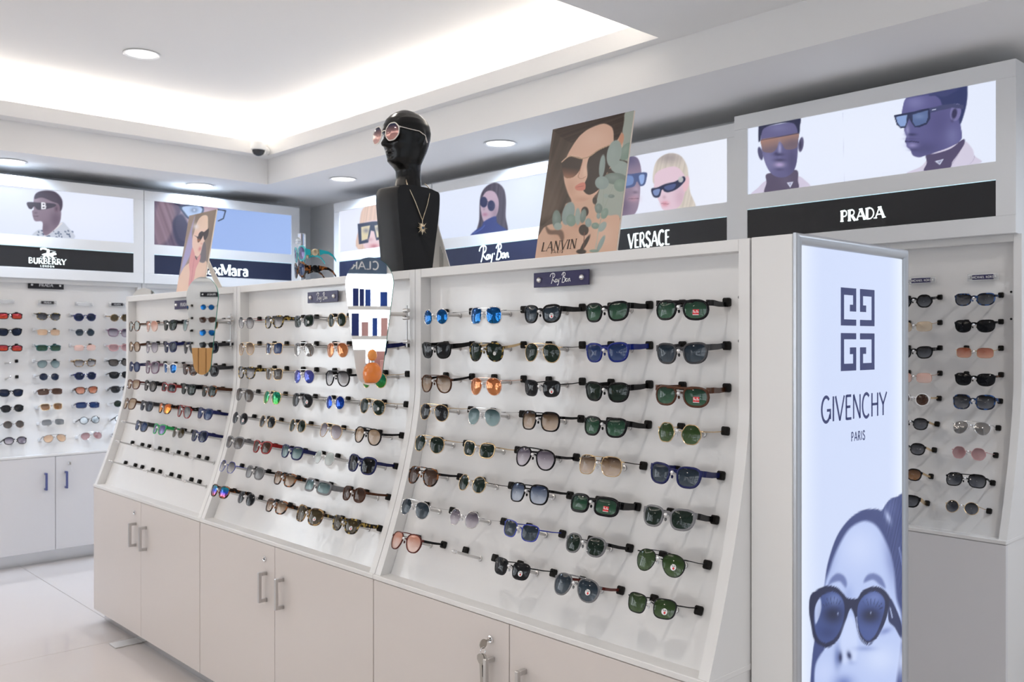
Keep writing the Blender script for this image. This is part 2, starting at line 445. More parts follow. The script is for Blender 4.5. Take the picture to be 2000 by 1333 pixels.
fl = struct('floor', MB().box(LX-.1, RX+.1, NY, BY+.1, -.06, -.004), M_grout, 'glossy pale floor of large polished tiles', 'floor')
xs = [LX]+[x for x in (1.72+1.2*k for k in range(-4, 3)) if LX < x < RX]+[RX]
ys = [NY]+[y for y in (4.525+1.85*k for k in range(-5, 3)) if NY < y < BY]+[BY]
g = .0012
for i in range(len(xs)-1):
    for j in range(len(ys)-1):
        MB().box(xs[i]+g, xs[i+1]-g, ys[j]+g, ys[j+1]-g, -.008, 0, c=.0008).build('tile', M_tile, fl)

cm = MB()
for (a, b, c, d) in ((LX, TX0, NY, BY), (TX1, RX, NY, BY), (TX0, TX1, NY, TY0), (TX0, TX1, TY1, BY)):
    cm.box(a, b, c, d, ZM, ZF)
e = .36
cm.box(TX0-e, TX1+e, TY0-e, TY1+e, ZT, ZT+.05)
for (a, b, c, d) in ((TX0-e-.05, TX0-e, TY0-e, TY1+e), (TX1+e, TX1+e+.05, TY0-e, TY1+e), (TX0-e, TX1+e, TY0-e-.05, TY0-e), (TX0-e, TX1+e, TY1+e, TY1+e+.05)):
    cm.box(a, b, c, d, ZF, ZT+.05)
struct('ceiling', cm, M_ceil, 'white ceiling with a recessed cove-lit tray', 'ceiling')
struct('trim_1', MB().box(3.285, RX, NY, BY, ZS, ZM), M_ceil, 'dropped white soffit running above the right-hand light boxes', 'soffit')
struct('trim_2', MB().box(LX, 3.285, 6.10, BY, ZS, ZM), M_ceil, 'dropped white soffit running above the back wall light boxes', 'soffit')
struct('wall_right', MB().box(RX, RX+.1, NY, BY+.1, 0, ZM), M_wall, 'white right-hand wall behind the lit signs', 'wall')
struct('wall_back', MB().box(LX-.1, RX, BY, BY+.1, 0, ZM), M_wall, 'white back wall behind the display units', 'wall')
struct('wall_left', MB().box(LX-.1, LX, NY, BY, 0, ZM), M_wall, 'white left-hand wall out of the frame', 'wall')
wf_ = MB().box(LX, RX, NY-.1, NY, 2.45, ZM).box(LX, LX+.5, NY-.1, NY, 0, 2.45).box(RX-.5, RX, NY-.1, NY, 0, 2.45).box(.6, .75, NY-.1, NY, 0, 2.45)
struct('wall_front', wf_, M_wall, 'open shop front behind the photographer', 'wall')

# lights of the room: round downlights, cove strips
M_diff = pbr('lamp_diffuser', (1, 1, 1), .5, emit=(1.0, .985, .96), estr=3.0)
M_ring = pbr('lamp_ring', (.86, .86, .86), .35)
def lamp(name, kind, size, watt, col, mw, parent=None, size_y=None):
    ld = bpy.data.lights.new(name, 'AREA'); ld.shape = kind; ld.size = size
    if size_y: ld.size_y = size_y
    ld.energy = watt; ld.color = col
    o = bpy.data.objects.new(name, ld); COL.objects.link(o); o.matrix_world = mw
    return o
DL = [((1.66, 6.43, ZS), 'round downlight in the back soffit, left edge of the photo'), ((2.93, 6.46, ZS), 'round downlight in the back soffit left of the ceiling corner'),
      ((3.56, 5.52, ZS), 'round downlight in the right soffit nearest the far corner'), ((3.585, 3.90, ZS), 'round downlight in the right soffit behind the tall portrait card'),
      (tuple(atZ(277, 105, ZT)), 'round downlight in the recessed ceiling tray above the far counter display'),
      ((.35, 6.43, ZS), 'round downlight in the back soffit outside the picture'), ((2.0, 3.3, ZT), 'round downlight in the tray above the counter'), ((.3, 3.3, ZT), 'round downlight in the tray above the aisle'), ((.3, 5.1, ZT), 'round downlight in the tray at its far left'),
      ((2.95, .2, ZM), 'added unseen downlight in the flat ceiling beside the right soffit'), ((.5, .9, ZM), 'round downlight in the flat ceiling above the photographer'), ((-1.2, .9, ZM), 'round downlight in the flat ceiling by the left wall'),  # the lamp beside the right soffit is added to brighten the right wall
      ((2.1, -1.2, ZM), 'round downlight in the flat ceiling near the shop front'), ((.5, -1.2, ZM), 'round downlight in the flat ceiling behind the photographer'), ((-1.5, 2.6, ZM), 'round downlight in the flat ceiling by the perfume shelves'), ((-1.5, 4.6, ZM), 'round downlight in the flat ceiling left of the tray'),
      ((3.585, .35, ZS), 'added unseen downlight in the right soffit just outside the picture'), ((3.585, -.9, ZS), 'added unseen downlight in the right soffit near the shop front')]  # both lamps added out of view to lighten the right soffit
ring_me = MB().lathe([(.083, 0), (.098, -.003), (.100, -.006), (.094, -.008), (.084, -.004), (.080, .001)], 32).mesh('trim_ring', [M_ring], 40)
disc_me = MB().lathe([(.0, -.001), (.081, -.001), (.081, .002), (0, .002)], 32).mesh('diffuser', [M_diff], 40)
for p, lab in DL:
    t = thing('ceiling_downlight', lab, 'downlight', Matrix.Translation(p), 'round recessed downlights')
    link('trim_ring', ring_me, t); link('diffuser', disc_me, t)
    wrm = p[2] > ZS+.1
    w = (DOWNLIGHT_W if wrm else SOFFIT_W) if p[1] > 2 else CEIL_W*(1 if wrm else .6)
    lo = lamp('downlight_lamp', 'DISK', .15, w, ((1.0, .89, .78) if p[1] > 2 else (1.0, .95, .90)) if wrm else (.64, .79, 1.0), Matrix.Translation((p[0], p[1], p[2]-.010)))
    lo.data.spread = math.radians(150)
UP = Matrix.Rotation(PI, 4, 'X')
for (x, y, sx, sy) in ((TX1+.17, (TY0+TY1)/2, .04, TY1-TY0+.2), (TX0-.17, (TY0+TY1)/2, .04, TY1-TY0+.2), ((TX0+TX1)/2, TY1+.17, TX1-TX0+.2, .04), ((TX0+TX1)/2, TY0-.17, TX1-TX0+.2, .04)):
    lamp('cove_strip', 'RECTANGLE', sx, COVE_W*max(sx, sy)/3.5, (1.0, .94, .86), Matrix.Translation((x, y, ZF+.012)) @ UP, size_y=sy)

# ------------------------------------------------------------------ display units
UW = 1.253
PD = 0.04                          # panel recess behind the frame edge
def gd(z): return -.165*(max(0.0, 1.3-z)/.6)**1.5
def gdd(z): return .165*1.5/.6*(max(0.0, 1.3-z)/.6)**.5
GROWS = [1.53, 1.427, 1.327, 1.224, 1.12, 1.019, .919, .82]
WROWS = [1.617-.1035*k for k in range(9)]
ROD = .105

rod_me = MB().tube([(0, 0, 0), (0, -.098, 0)], .0040, 10).lathe([(0.0075, 0), (.0075, -.004), (.0042, -.005)], 12, axis='y').mesh('display_rod', [M_steel], 40)
tip_me = MB().lathe([(.004, -.096), (.0052, -.098), (.0052, -.100), (.0040, -.1015), (.0052, -.103), (.0052, -.105), (.0040, -.1065), (.0046, -.108), (.0048, -.111), (.0034, -.1142), (0, -.1155)], 12, axis='y').mesh('rod_tip', [pbr('nickel_tip', (.88, .88, .88), .25, .7)], 50)
grom_me = MB().box(-.0095, .0095, -.014, 0, -.0105, .0105, c=.003).mesh('temple_clip', [M_blackp])
gromw_me = grom_me.copy(); gromw_me.materials.clear(); gromw_me.materials.append(M_greyp)
handle_me = MB().box(-.006, .006, -.034, -.022, -.056, .056, c=.0015).box(-.006, .006, -.023, 0, .043, .056, c=.001).box(-.006, .006, -.023, 0, -.056, -.043, c=.001).mesh('handle', [M_steel])
lock_me = MB().lathe([(.0105, 0), (.0105, -.004), (.008, -.006), (.006, -.0045), (0, -.0045)], 20, axis='y').box(-.0008, .0008, -.0056, -.004, -.004, .004, 1).mesh('lock', [M_chrome, M_dark], 40)

def holder_frame(x, z):
    y = PD+gd(z); dz = gdd(z); L = math.hypot(1, dz)
    return frame_mat((x, y, z), (1, 0, 0), (0, 1/L, -dz/L), (0, dz/L, 1/L))

def display_unit(name, label, M, W=UW, ztop=1.685, depth=.58, cols=(), rows=(), doors=True, doormat=None, plinth_h=.07, group=None, skip=(), wall=False, handlemat=None, locks=True):
    doormat = doormat or M_door
    t = thing(name, label, 'display cabinet', M, group)
    zs = [.70+.02*k for k in range(int((1.32-.70)/.02)+1)]
    zs = [z for z in zs if z < ztop]+[ztop]
    prof = [(gd(z), z) for z in zs]+[(depth, ztop), (depth, .70)]
    for x0 in (0, W-.03):
        MB().prism(prof, x0+.0008, x0+.03-.0008, 'x').build('side_panel', M_white, t, 25)
    MB().box(.03, W-.03, 0, depth, ztop-.028, ztop, c=.001).build('top_rail', M_white, t)
    zp = [.712+.02*k for k in range(int((1.32-.712)/.02)+1)]+[ztop-.028]
    bp = MB()
    bp.grid([[(.03, PD+gd(z), z), (W-.03, PD+gd(z), z)] for z in zp])
    bp.grid([[(.03, PD+gd(z)+.012, z), (W-.03, PD+gd(z)+.012, z)] for z in zp])
    bp.build('back_panel', M_panel, t, 60, fix=False)
    MB().box(0.0, W, -.167, depth, .698, .713, c=.002).build('ledge', M_white, t)
    MB().box(.003, W-.003, -.146, depth, plinth_h, .698).build('cabinet_body', M_white, t)
    MB().box(.0, W, -.11, depth-.02, 0, plinth_h).build('plinth', M_plinth, t)
    if doors:
        for k in (0, 1):
            a, b = (0.0015, W/2-.0015) if k == 0 else (W/2+.0015, W-.0015)
            d = MB().box(a, b, -.165, -.147, plinth_h-.002, .696, c=.0012).build('door', doormat, t)
            h = link('handle', handle_me, d); h.location = (W/2-.062 if k == 0 else W/2+.062, -.165, .54)
            if handlemat: h.material_slots[0].link = 'OBJECT'; h.material_slots[0].material = handlemat
            if k == 0 and locks:
                l = link('lock', lock_me, d); l.location = (W/2-.072, -.165, .640)
    for r, z in enumerate(rows):
        for c, x in enumerate(cols):
            if (r, c) in skip: continue
            F = holder_frame(x, z)
            o = link('display_rod', rod_me, t); o.matrix_local = F
            q = link('rod_tip', tip_me, o)
            for sx in (-1, 1):
                gq = link('temple_clip', gromw_me if (wall and sx < 0) else grom_me, t)
                gq.matrix_local = F @ Matrix.Translation((sx*.064, 0, .012))
    return t

RZ = Matrix.Rotation(-PI/2, 4, 'Z')               # faces -X: local x -> -Y, local y -> +X
GX = 1.82
GY = [4.902, 3.647, 2.393]                         # far edge of units (left as seen)
GM = [Matrix.Translation((GX, y, 0)) @ RZ for y in GY]
GCOL = [[4.902-y for y in (4.63, 4.415, 4.20, 3.985, 3.775)], [3.647-y for y in (3.447, 3.221, 2.995, 2.769, 2.543)], [2.393-y for y in (2.211, 1.980, 1.749, 1.518, 1.287)]]
gskip1 = {(0, 4)}
G = [display_unit('counter_display_cabinet', 'white counter display cabinet at the far end with two empty rows of pegs', GM[0], cols=GCOL[0], rows=GROWS, group='white counter display cabinets in a row'),
     display_unit('counter_display_cabinet', 'middle white counter display cabinet with large teardrop mirror on its right', GM[1], cols=GCOL[1], rows=GROWS, skip={(0, 4)}, group='white counter display cabinets in a row'),
     display_unit('counter_display_cabinet', 'nearest white counter display cabinet with keys hanging in its door', GM[2], cols=GCOL[2], rows=GROWS, group='white counter display cabinets in a row')]
G[2].children  # nearest unit

# wall units
WDX, WDY = 3.79, 6.535
WM = [Matrix.Translation((WDX, y, 0)) @ RZ for y in (6.045, 4.83, 3.615, 2.435)]
BM = [Matrix.Translation((x, WDY, 0)) for x in (.036, 1.289, 2.537)]
WW = [1.21, 1.21, 1.17, 1.243]
WC = [2.435-1.341-.2315*k for k in (4, 3, 2, 1, 0)]
R_units = []
for i in range(4):
    R_units.append(display_unit('wall_display_cabinet', ['white wall display cabinet under the lit sign nearest the far corner', 'white wall display cabinet under the sign with long-haired woman', 'white wall display cabinet under the sign with blonde woman', 'white wall display cabinet behind the tall light box, at right edge'][i],
        WM[i], W=WW[i], ztop=1.86, depth=RX-WDX-.004, cols=WC if i == 3 else (), rows=WROWS, doormat=M_doorw, doors=(i != 3), group='white wall display cabinets', wall=False))
MB().box(.0015, 1.2415, -.165, -.147, .068, .696, c=.0012).build('front_panel', M_doorw, R_units[3])
M_hblue = pbr('handle_film', (.10, .12, .30), .35, .3)
BCOL = [1.669-1.289-.2315, 1.669-1.289, 1.902-1.289, 2.130-1.289, 2.360-1.289]
B_units = [display_unit('wall_display_cabinet', 'white back wall display cabinet left of the picture edge', BM[0], W=1.251, ztop=1.86, depth=BY-WDY-.004, cols=[], rows=[], doormat=M_doorw, plinth_h=.09, group='white wall display cabinets'),
           display_unit('wall_display_cabinet', 'white back wall display cabinet with blue handles at left edge of photo', BM[1], W=1.246, ztop=1.86, depth=BY-WDY-.004, cols=BCOL, rows=WROWS, doormat=M_doorw, plinth_h=.09, group='white wall display cabinets', wall=True, handlemat=M_hblue, locks=False),
           display_unit('wall_display_cabinet', 'white back wall display cabinet under the close-up eye sign', BM[2], W=1.246, ztop=1.86, depth=BY-WDY-.004, doormat=M_doorw, plinth_h=.09, group='white wall display cabinets')]

# ------------------------------------------------------------------ sunglasses
def rgb(r, g_, b): return (lin(r), lin(g_), lin(b))
LENS = {  # name: (top rgb, bottom rgb, alpha top, alpha bottom, metallic, words)
 'dgreen': ((30, 46, 38), (34, 54, 44), .97, .95, 0, 'dark green'), 'green': ((30, 60, 48), (54, 112, 78), .97, .93, 0, 'green'),
 'lime': ((40, 66, 26), (58, 96, 30), .97, .92, 0, 'bright green'), 'dgrey': ((30, 32, 36), (40, 42, 46), .97, .95, 0, 'dark grey'),
 'black': ((14, 16, 20), (22, 24, 30), .98, .97, 0, 'black'), 'bgrey': ((34, 48, 62), (52, 74, 90), .96, .92, 0, 'blue-grey'),
 'blue': ((24, 50, 104), (34, 76, 140), .96, .93, 0, 'blue'), 'navy': ((24, 34, 60), (34, 48, 78), .97, .95, 0, 'navy'),
 'bluem': ((14, 74, 132), (22, 104, 168), 1, 1, .75, 'blue-mirrored'), 'dbluem': ((16, 52, 150), (24, 84, 190), 1, 1, .75, 'deep-blue-mirrored'),
 'brown': ((62, 38, 26), (96, 60, 40), .96, .92, 0, 'brown'), 'browng': ((54, 34, 22), (186, 150, 112), .97, .55, 0, 'brown gradient'),
 'amber': ((70, 44, 24), (150, 100, 52), .97, .85, 0, 'amber'), 'greyg': ((44, 44, 52), (176, 174, 178), .95, .45, 0, 'grey gradient'),
 'blkg': ((16, 17, 22), (84, 88, 98), .98, .85, 0, 'smoky black'), 'blueg': ((36, 56, 96), (150, 168, 196), .95, .55, 0, 'pale blue gradient'),
 'copper': ((176, 100, 58), (214, 142, 92), 1, 1, .6, 'copper-mirrored'), 'teal': ((98, 124, 128), (138, 164, 166), .92, .8, 0, 'teal'),
 'tealg': ((48, 72, 78), (120, 160, 164), .95, .75, 0, 'teal gradient'), 'violetg': ((70, 62, 82), (176, 164, 180), .95, .55, 0, 'violet gradient'),
 'violet': ((92, 84, 132), (120, 112, 160), .95, .9, .3, 'violet'), 'pink': ((222, 178, 164), (232, 196, 184), .85, .7, 0, 'pale pink'),
 'rose': ((160, 108, 112), (196, 150, 152), .92, .8, 0, 'rose'), 'pinkg': ((196, 132, 110), (224, 178, 160), .9, .6, 0, 'pink gradient'),
 'peach': ((224, 178, 140), (234, 196, 160), .92, .85, 0, 'peach'), 'clear': ((226, 230, 232), (232, 236, 238), .2, .15, 0, 'clear'),
 'lblue': ((196, 214, 224), (206, 222, 230), .55, .45, 0, 'pale blue'), 'orangem': ((226, 100, 36), (246, 170, 60), 1, 1, .6, 'orange-mirrored'),
 'redm': ((120, 40, 70), (236, 90, 50), 1, 1, .6, 'red-mirrored'), 'greenm': ((10, 140, 120), (60, 150, 60), 1, 1, .7, 'green-mirrored'),
 'silverm': ((126, 124, 122), (160, 158, 156), 1, 1, .8, 'silver-mirrored'), 'multi': ((0, 150, 150), (230, 110, 50), 1, 1, .6, 'rainbow-mirrored'),
 'olive': ((64, 52, 22), (88, 70, 30), .96, .92, 0, 'olive brown'), 'orange': ((180, 70, 36), (226, 150, 112), .93, .7, 0, 'orange'),
 'tan': ((150, 124, 96), (176, 150, 122), .8, .7, 0, 'light tan'), 'palegr': ((166, 178, 176), (184, 194, 192), .8, .65, 0, 'pale green-grey'),
 'vblue': ((84, 80, 150), (70, 90, 180), 1, 1, .6, 'violet-blue-mirrored'), 'taupe': ((76, 68, 64), (112, 102, 96), .95, .9, 0, 'taupe'),
 'grey': ((104, 106, 108), (140, 142, 144), .93, .85, 0, 'grey'), 'champ': ((196, 176, 150), (212, 194, 170), .9, .8, .2, 'champagne'),
}
def lens_mat(k):
    nm = 'lens_'+k
    if nm in MATS: return MATS[nm]
    t, b, at, ab, me, _ = LENS[k]
    m = pbr(nm, rgb(*t), .02, me, .32, 0)
    if not me and at > .9: t = tuple(v*.72 for v in t); b = tuple(v*(.80 if ab > .85 else .95) for v in b)
    if at >= .95: at = 1.0
    if ab >= .95: ab = 1.0
    nt = m.node_tree; bs = nt.nodes['Principled BSDF']
    tc = nt.nodes.new('ShaderNodeTexCoord'); sp = nt.nodes.new('ShaderNodeSeparateXYZ'); mr = nt.nodes.new('ShaderNodeMapRange')
    mr.inputs[1].default_value = .014; mr.inputs[2].default_value = -.028
    nt.links.new(tc.outputs['Object'], sp.inputs[0]); nt.links.new(sp.outputs[2], mr.inputs[0])
    rp = nt.nodes.new('ShaderNodeValToRGB'); e = rp.color_ramp.elements
    e[0].color = (*rgb(*t), at); e[1].color = (*rgb(*b), ab)
    if k == 'multi':
        q = e.new(.5); q.color = (*rgb(40, 70, 200), 1)
    nt.links.new(mr.outputs[0], rp.inputs[0]); nt.links.new(rp.outputs[0], bs.inputs['Base Color']); nt.links.new(rp.outputs[1], bs.inputs['Alpha'])
    return m
FRM = {  # name: (material, words)
 'black': (pbr('acetate_black', (.005, .005, .006), .16, 0, .22, 0), 'black'), 'blackm': (pbr('metal_black', (.02, .02, .022), .3, .8), 'black'),
 'gold': (pbr('metal_gold', (.72, .53, .30), .2, 1), 'gold'), 'silver': (pbr('metal_silver', (.72, .72, .72), .18, 1), 'silver'),
 'gun': (pbr('metal_gun', (.16, .16, .17), .25, 1), 'gunmetal'), 'rose': (pbr('metal_rose', (.76, .50, .40), .2, 1), 'rose gold'),
 'tort': (tortoise('acetate_tortoise', (.012, .007, .005), (.30, .10, .025), 75, .54), 'tortoiseshell'),
 'tortl': (tortoise('acetate_tortoise_light', (.05, .025, .012), (.42, .27, .12), 60, .5), 'light tortoiseshell'),
 'tortb': (tortoise('acetate_tortoise_blue', (.006, .008, .02), (.03, .09, .26), 75, .52), 'blue tortoiseshell'),
 'torty': (tortoise('acetate_tortoise_yellow', (.012, .009, .006), (.50, .34, .08), 90, .56), 'spotted tortoiseshell'),
 'brown': (pbr('acetate_brown', (.075, .026, .011), .15, 0, .32, 0), 'brown'), 'blue': (pbr('acetate_blue', (.008, .020, .18), .15, 0, .32, 0), 'blue'),
 'navy': (pbr('acetate_navy', (.010, .014, .085), .18, 0, .32, 0), 'navy'), 'grey': (pbr('acetate_grey', (.22, .22, .23), .12, 0, .4, 0, alpha=.8), 'translucent grey'),
 'red': (pbr('acetate_red', (.28, .018, .016), .2, 0, .32, 0), 'red'), 'white': (pbr('acetate_white', (.82, .81, .80), .2, 0, .5), 'white'),
 'green': (pbr('acetate_green', (.02, .36, .09), .25, 0, .5), 'green'), 'violet': (pbr('acetate_violet', (.16, .08, .13), .15, 0, .6), 'plum'),
 'teal': (pbr('acetate_teal', (.01, .09, .09), .2, 0, .6), 'dark teal'), 'pinkf': (pbr('acetate_pink', (.55, .30, .30), .2, 0, .5), 'pink'),
 'turq': (pbr('acetate_turquoise', (.03, .42, .50), .1, 0, .6, .4), 'turquoise'), 'dkred': (pbr('acetate_darkred', (.10, .018, .014), .15, 0, .32, 0), 'dark red'),
 'dgreyf': (pbr('acetate_darkgrey', (.045, .045, .05), .15, 0, .32, 0), 'dark grey'), 'blueline': (pbr('acetate_cobalt', (.02, .04, .36), .2, 0, .6), 'cobalt blue'),
}
# shape: (a, b, n, rim, metal?, bridge, temple height, hinge z, words)
SHP = {
 'av': (.0285, .0250, 2.3, .0013, 1, 'double', .0022, .010, 'aviator'), 'aa': (.0285, .0255, 2.4, .0030, 0, 'double', .0075, .006, 'thick-rimmed aviator'),
 'rd': (.0240, .0230, 2.0, .0013, 1, 'arc', .0022, .006, 'round'), 'ra': (.0240, .0230, 2.05, .0032, 0, 'arc', .0075, .006, 'round'),
 'hx': (.0265, .0235, 2.0, .0013, 1, 'arc', .0022, .006, 'hexagonal'), 'sq': (.0275, .0215, 3.6, .0014, 1, 'double', .0024, .010, 'thin square'),
 'sm': (.0260, .0205, 3.2, .0022, 1, 'arc', .0030, .009, 'slim square'), 'wf': (.0265, .0210, 2.9, .0045, 0, 'block', .0145, .009, 'chunky square'),
 'nv': (.0285, .0240, 3.2, .0014, 1, 'double', .0026, .010, 'navigator'), 'na': (.0285, .0240, 3.2, .0030, 0, 'double', .0070, .009, 'navigator'),
 'fl': (.0290, .0210, 2.8, .0046, 0, 'flat', .0135, .012, 'flat-top'), 'rc': (.0290, .0170, 4.0, .0042, 0, 'block', .0100, .006, 'rectangular'),
 'wr': (.0300, .0185, 3.4, .0060, 0, 'block', .0190, .004, 'wraparound'), 'pn': (.0245, .0215, 2.5, .0036, 0, 'arc', .0085, .007, 'rounded'),
 'ct': (.0285, .0210, 2.7, .0040, 0, 'block', .0085, .010, 'cat-eye'), 'ov': (.0300, .0255, 3.0, .0045, 0, 'block', .0110, .010, 'oversized square'),
 'rl': (.0290, .0195, 3.4, .0006, 1, 'arc', .0022, .006, 'rimless'), 'hm': (.0285, .0230, 2.0, .0048, 0, 'block', .0110, .007, 'angular'),
 'oc': (.0275, .0260, 2.0, .0026, 1, 'arc', .0030, .008, 'octagonal'),
}
NS = 28
def outline(k):
    a, b, n = SHP[k][:3]; P = []
    if k in ('hx', 'hm', 'oc'):
        m = 8 if k == 'oc' else 6; cor = []
        for i in range(m):
            th = 2*PI*(i+(.5 if k == 'oc' else 0))/m
            cor.append((a*1.04*math.cos(th)/(math.cos(PI/m) if k == 'oc' else 1), b*1.12*math.sin(th)))
        for i in range(m):                                        # rounded corners
            p, q, r = np.array(cor[i-1]), np.array(cor[i]), np.array(cor[(i+1) % m])
            for t in ((.25, .5, .75) if m == 8 else (.2, .4, .6, .8)):
                s1 = q+(p-q)*.42; s2 = q+(r-q)*.42
                P.append(tuple((1-t)**2*s1+2*t*(1-t)*q+t*t*s2))
        return P
    for i in range(NS):
        th = 2*PI*i/NS; c, s = math.cos(th), math.sin(th)
        x = a*math.copysign(abs(c)**(2/n), c); z = b*math.copysign(abs(s)**(2/n), s)
        if k in ('av', 'aa'):
            q = -z/b
            x = x*(1-.16*max(0, q)) + .10*a*q
            if z > 0: z *= .86
            else: z *= 1.12
        elif k in ('nv', 'na', 'fl'):
            q = -z/b; x = x*(1-.13*max(0, q)) + .05*a*q
            if k == 'fl' and z > 0: z *= .92
        elif k in ('wf', 'ov', 'sq', 'sm'):
            x = x*(1+(.14 if k == 'wf' else .10)*z/b)
            z += .0012*(x/a)
        elif k == 'pn': x = x*(1+.07*z/b)
        elif k == 'ct':
            z += .0045*max(0, x/a)**2*(1 if z > 0 else .4); x = x*(1+.08*z/b)
        P.append((x, z))
    return P
GAP = {'block': .0085, 'flat': .0085, 'double': .0095, 'arc': .0095}
LZ = -.006
def wrapy(x): return 1.7*x*x
_cache = {}
def glasses_meshes(k):
    if k in _cache: return _cache[k]
    a, b, n, rim, metal, br, th, hz, _ = SHP[k]
    O = outline(k); cx = GAP[br]+rim+max(-min(p[0] for p in O), a*.9)
    dep = .0022 if metal else .0042
    fr = MB()
    N = len(O)
    for sd in (-1, 1):
        rings = []
        for i, (x, z) in enumerate(O):
            x0, z0 = O[i-1]; x1, z1 = O[(i+1) % N]
            tx, tz = x1-x0, z1-z0; l = math.hypot(tx, tz)+1e-9; nx, nz = tz/l, -tx/l
            def P(o, y):
                X = sd*(cx+x+nx*o); return (X, wrapy(X)+y, LZ+z+nz*o)
            rings.append([P(-.0006, -dep*.3), P(rim*.35, -dep*.62), P(rim*.8, -dep*.5), P(rim, -dep*.1), P(rim*.9, dep*.5), P(-.0006, dep*.5)])
        rings.append(rings[0])
        fr.grid(rings, closed=True)
        # end piece with hinge
        xo = max(p[0] for p in O)
        zh = hz+LZ+.004
        xe = cx+xo+rim*.4
        hh = max(th, .003)
        fr.box(min(sd*(xe-.006), sd*(xe+.0035)), max(sd*(xe-.006), sd*(xe+.0035)), wrapy(xe)-dep*.4, wrapy(xe)+.006, zh-hh/2, zh+hh/2, c=.0006)
    def bar(path, h, d):
        rows = [[(x, wrapy(x)-d*.55, z+h*.32), (x, wrapy(x)-d*.3, z+h*.5), (x, wrapy(x)+d*.5, z+h*.45), (x, wrapy(x)+d*.5, z-h*.45), (x, wrapy(x)-d*.3, z-h*.5), (x, wrapy(x)-d*.55, z-h*.32)] for x, z in path]
        fr.grid(rows, closed=True)
    xin = GAP[br]+.002
    if br == 'block': bar([(x*xin/4, LZ+.0095+.002*(1-(x/4)**2)) for x in range(-4, 5)], .0085, .0046)
    elif br == 'flat':
        bar([(x*(cx-.004)/6, LZ+b*.92-.0005) for x in range(-6, 7)], .006, .0046); bar([(x*xin/4, LZ+.008) for x in range(-4, 5)], .005, .0046)
    elif br == 'double':
        w = cx-a*.35
        bar([(x*xin/4, LZ+.004+.003*(1-(x/4)**2)) for x in range(-4, 5)], .0024 if metal else .0045, .002 if metal else .004)
        bar([(x*w/6, LZ+b*.86+.0012*(1-(x/6)**2)) for x in range(-6, 7)], .0020 if metal else .0034, .002 if metal else .0034)
    else: bar([(x*xin/4, LZ+.005+.004*(1-(x/4)**2)) for x in range(-4, 5)], .0028 if metal else .006, .0024 if metal else .0042)
    for sd in (-1, 1):                                            # nose pads
        fr.lathe([(0, -.0045), (.0022, -.003), (.003, 0), (.0022, .003), (0, .0045)], 8, 1 if metal else 0, 'z', (sd*(GAP[br]-.001), .0075, LZ-.004))
        fr.tube([(sd*(GAP[br]+.002), .001, LZ), (sd*(GAP[br]-.001), .007, LZ-.003)], .0006, 5)
    lens = []; tem = []
    for sd in (-1, 1):
        mb = MB(); rows = []
        for f in (.02, .4, .75, 1.0):
            rows.append([(sd*(cx+x*f), wrapy(sd*(cx+x*f))-.0005-.0030*(1-f*f), LZ+z*f) for x, z in O])
        mb.grid(rows, closed=True)
        lens.append(mb.mesh('lens', [None], 80))
        xo = max(p[0] for p in O); xe = cx+xo+rim*.4+.001; zh = hz+LZ+.004
        mb = MB(); y0 = wrapy(xe)+.004
        path = [(xe, y0, zh), (xe+.0012, y0+.012, zh+.0005), (xe*.6+.0645*.4, .055, zh*.5+.0045), (.0635, .094, .011), (.063, .104, .0115)]
        rows = []
        for i, (x, y, z) in enumerate(path):
            h = th*(1, 1, .92, .82, .8)[i]/2; d = .0012 if metal else .0019
            rows.append([(sd*(x-d), y, z-h), (sd*(x-d), y, z+h), (sd*(x+d), y, z+h), (sd*(x+d), y, z-h)])
        mb.grid(rows, closed=True)
        mb.add(rows[0], [(0, 1, 2, 3)]); mb.add(rows[-1], [(3, 2, 1, 0)])
        tem.append((mb.mesh('temple', [None]), xe, y0, zh, th))
    me = fr.mesh('frame_front', [None, M_greyp], 50)
    _cache[k] = (me, lens, tem, cx, a, b)
    return _cache[k]
M_stw = pbr('sticker_white', (.85, .85, .85), .4); M_str = pbr('sticker_red', (.62, .03, .035), .4)
st_w = MB().prism([(.0072*math.cos(2*PI*i/20), .0072*math.sin(2*PI*i/20)) for i in range(20)], -.0003, 0, 'y')
st_w.prism([(.0026*math.cos(2*PI*i/12)+.001, .0030*math.sin(2*PI*i/12)-.0022) for i in range(12)], -.0005, -.0002, 'y', 1)
script_mesh(st_w, .0042, 0.0, .0032, lambda q: (q[0], -.0005, q[1]), .3, 2)
st_w = st_w.mesh('sticker', [M_stw, M_str, M_blackp])
st_r = MB().box(-.0078, .0078, -.0003, 0, -.0060, .0060)
st_r.box(-.0078, .0078, -.0003, 0, -.0072, -.0060, 1)
st_r.m = [1]*6+[0]*6
script_mesh(st_r, .0066, 0, .0006, lambda q: (q[0], -.0006, q[1]), .3, 0)
st_r = st_r.mesh('sticker', [M_stw, M_str])
lg = MB(); script_mesh(lg, .0042, 0, 0, lambda q: (0, q[0], q[1]), .34); logo_me = lg.mesh('logo', [M_stw], fix=False)
M_dk = pbr('lens_mark', (.6, .6, .58), .4)
st_m = MB().lathe([(.0042, 0), (.0055, 0), (.0055, -.0003), (.0042, -.0003)], 18, axis='y').mesh('sticker', [M_dk])

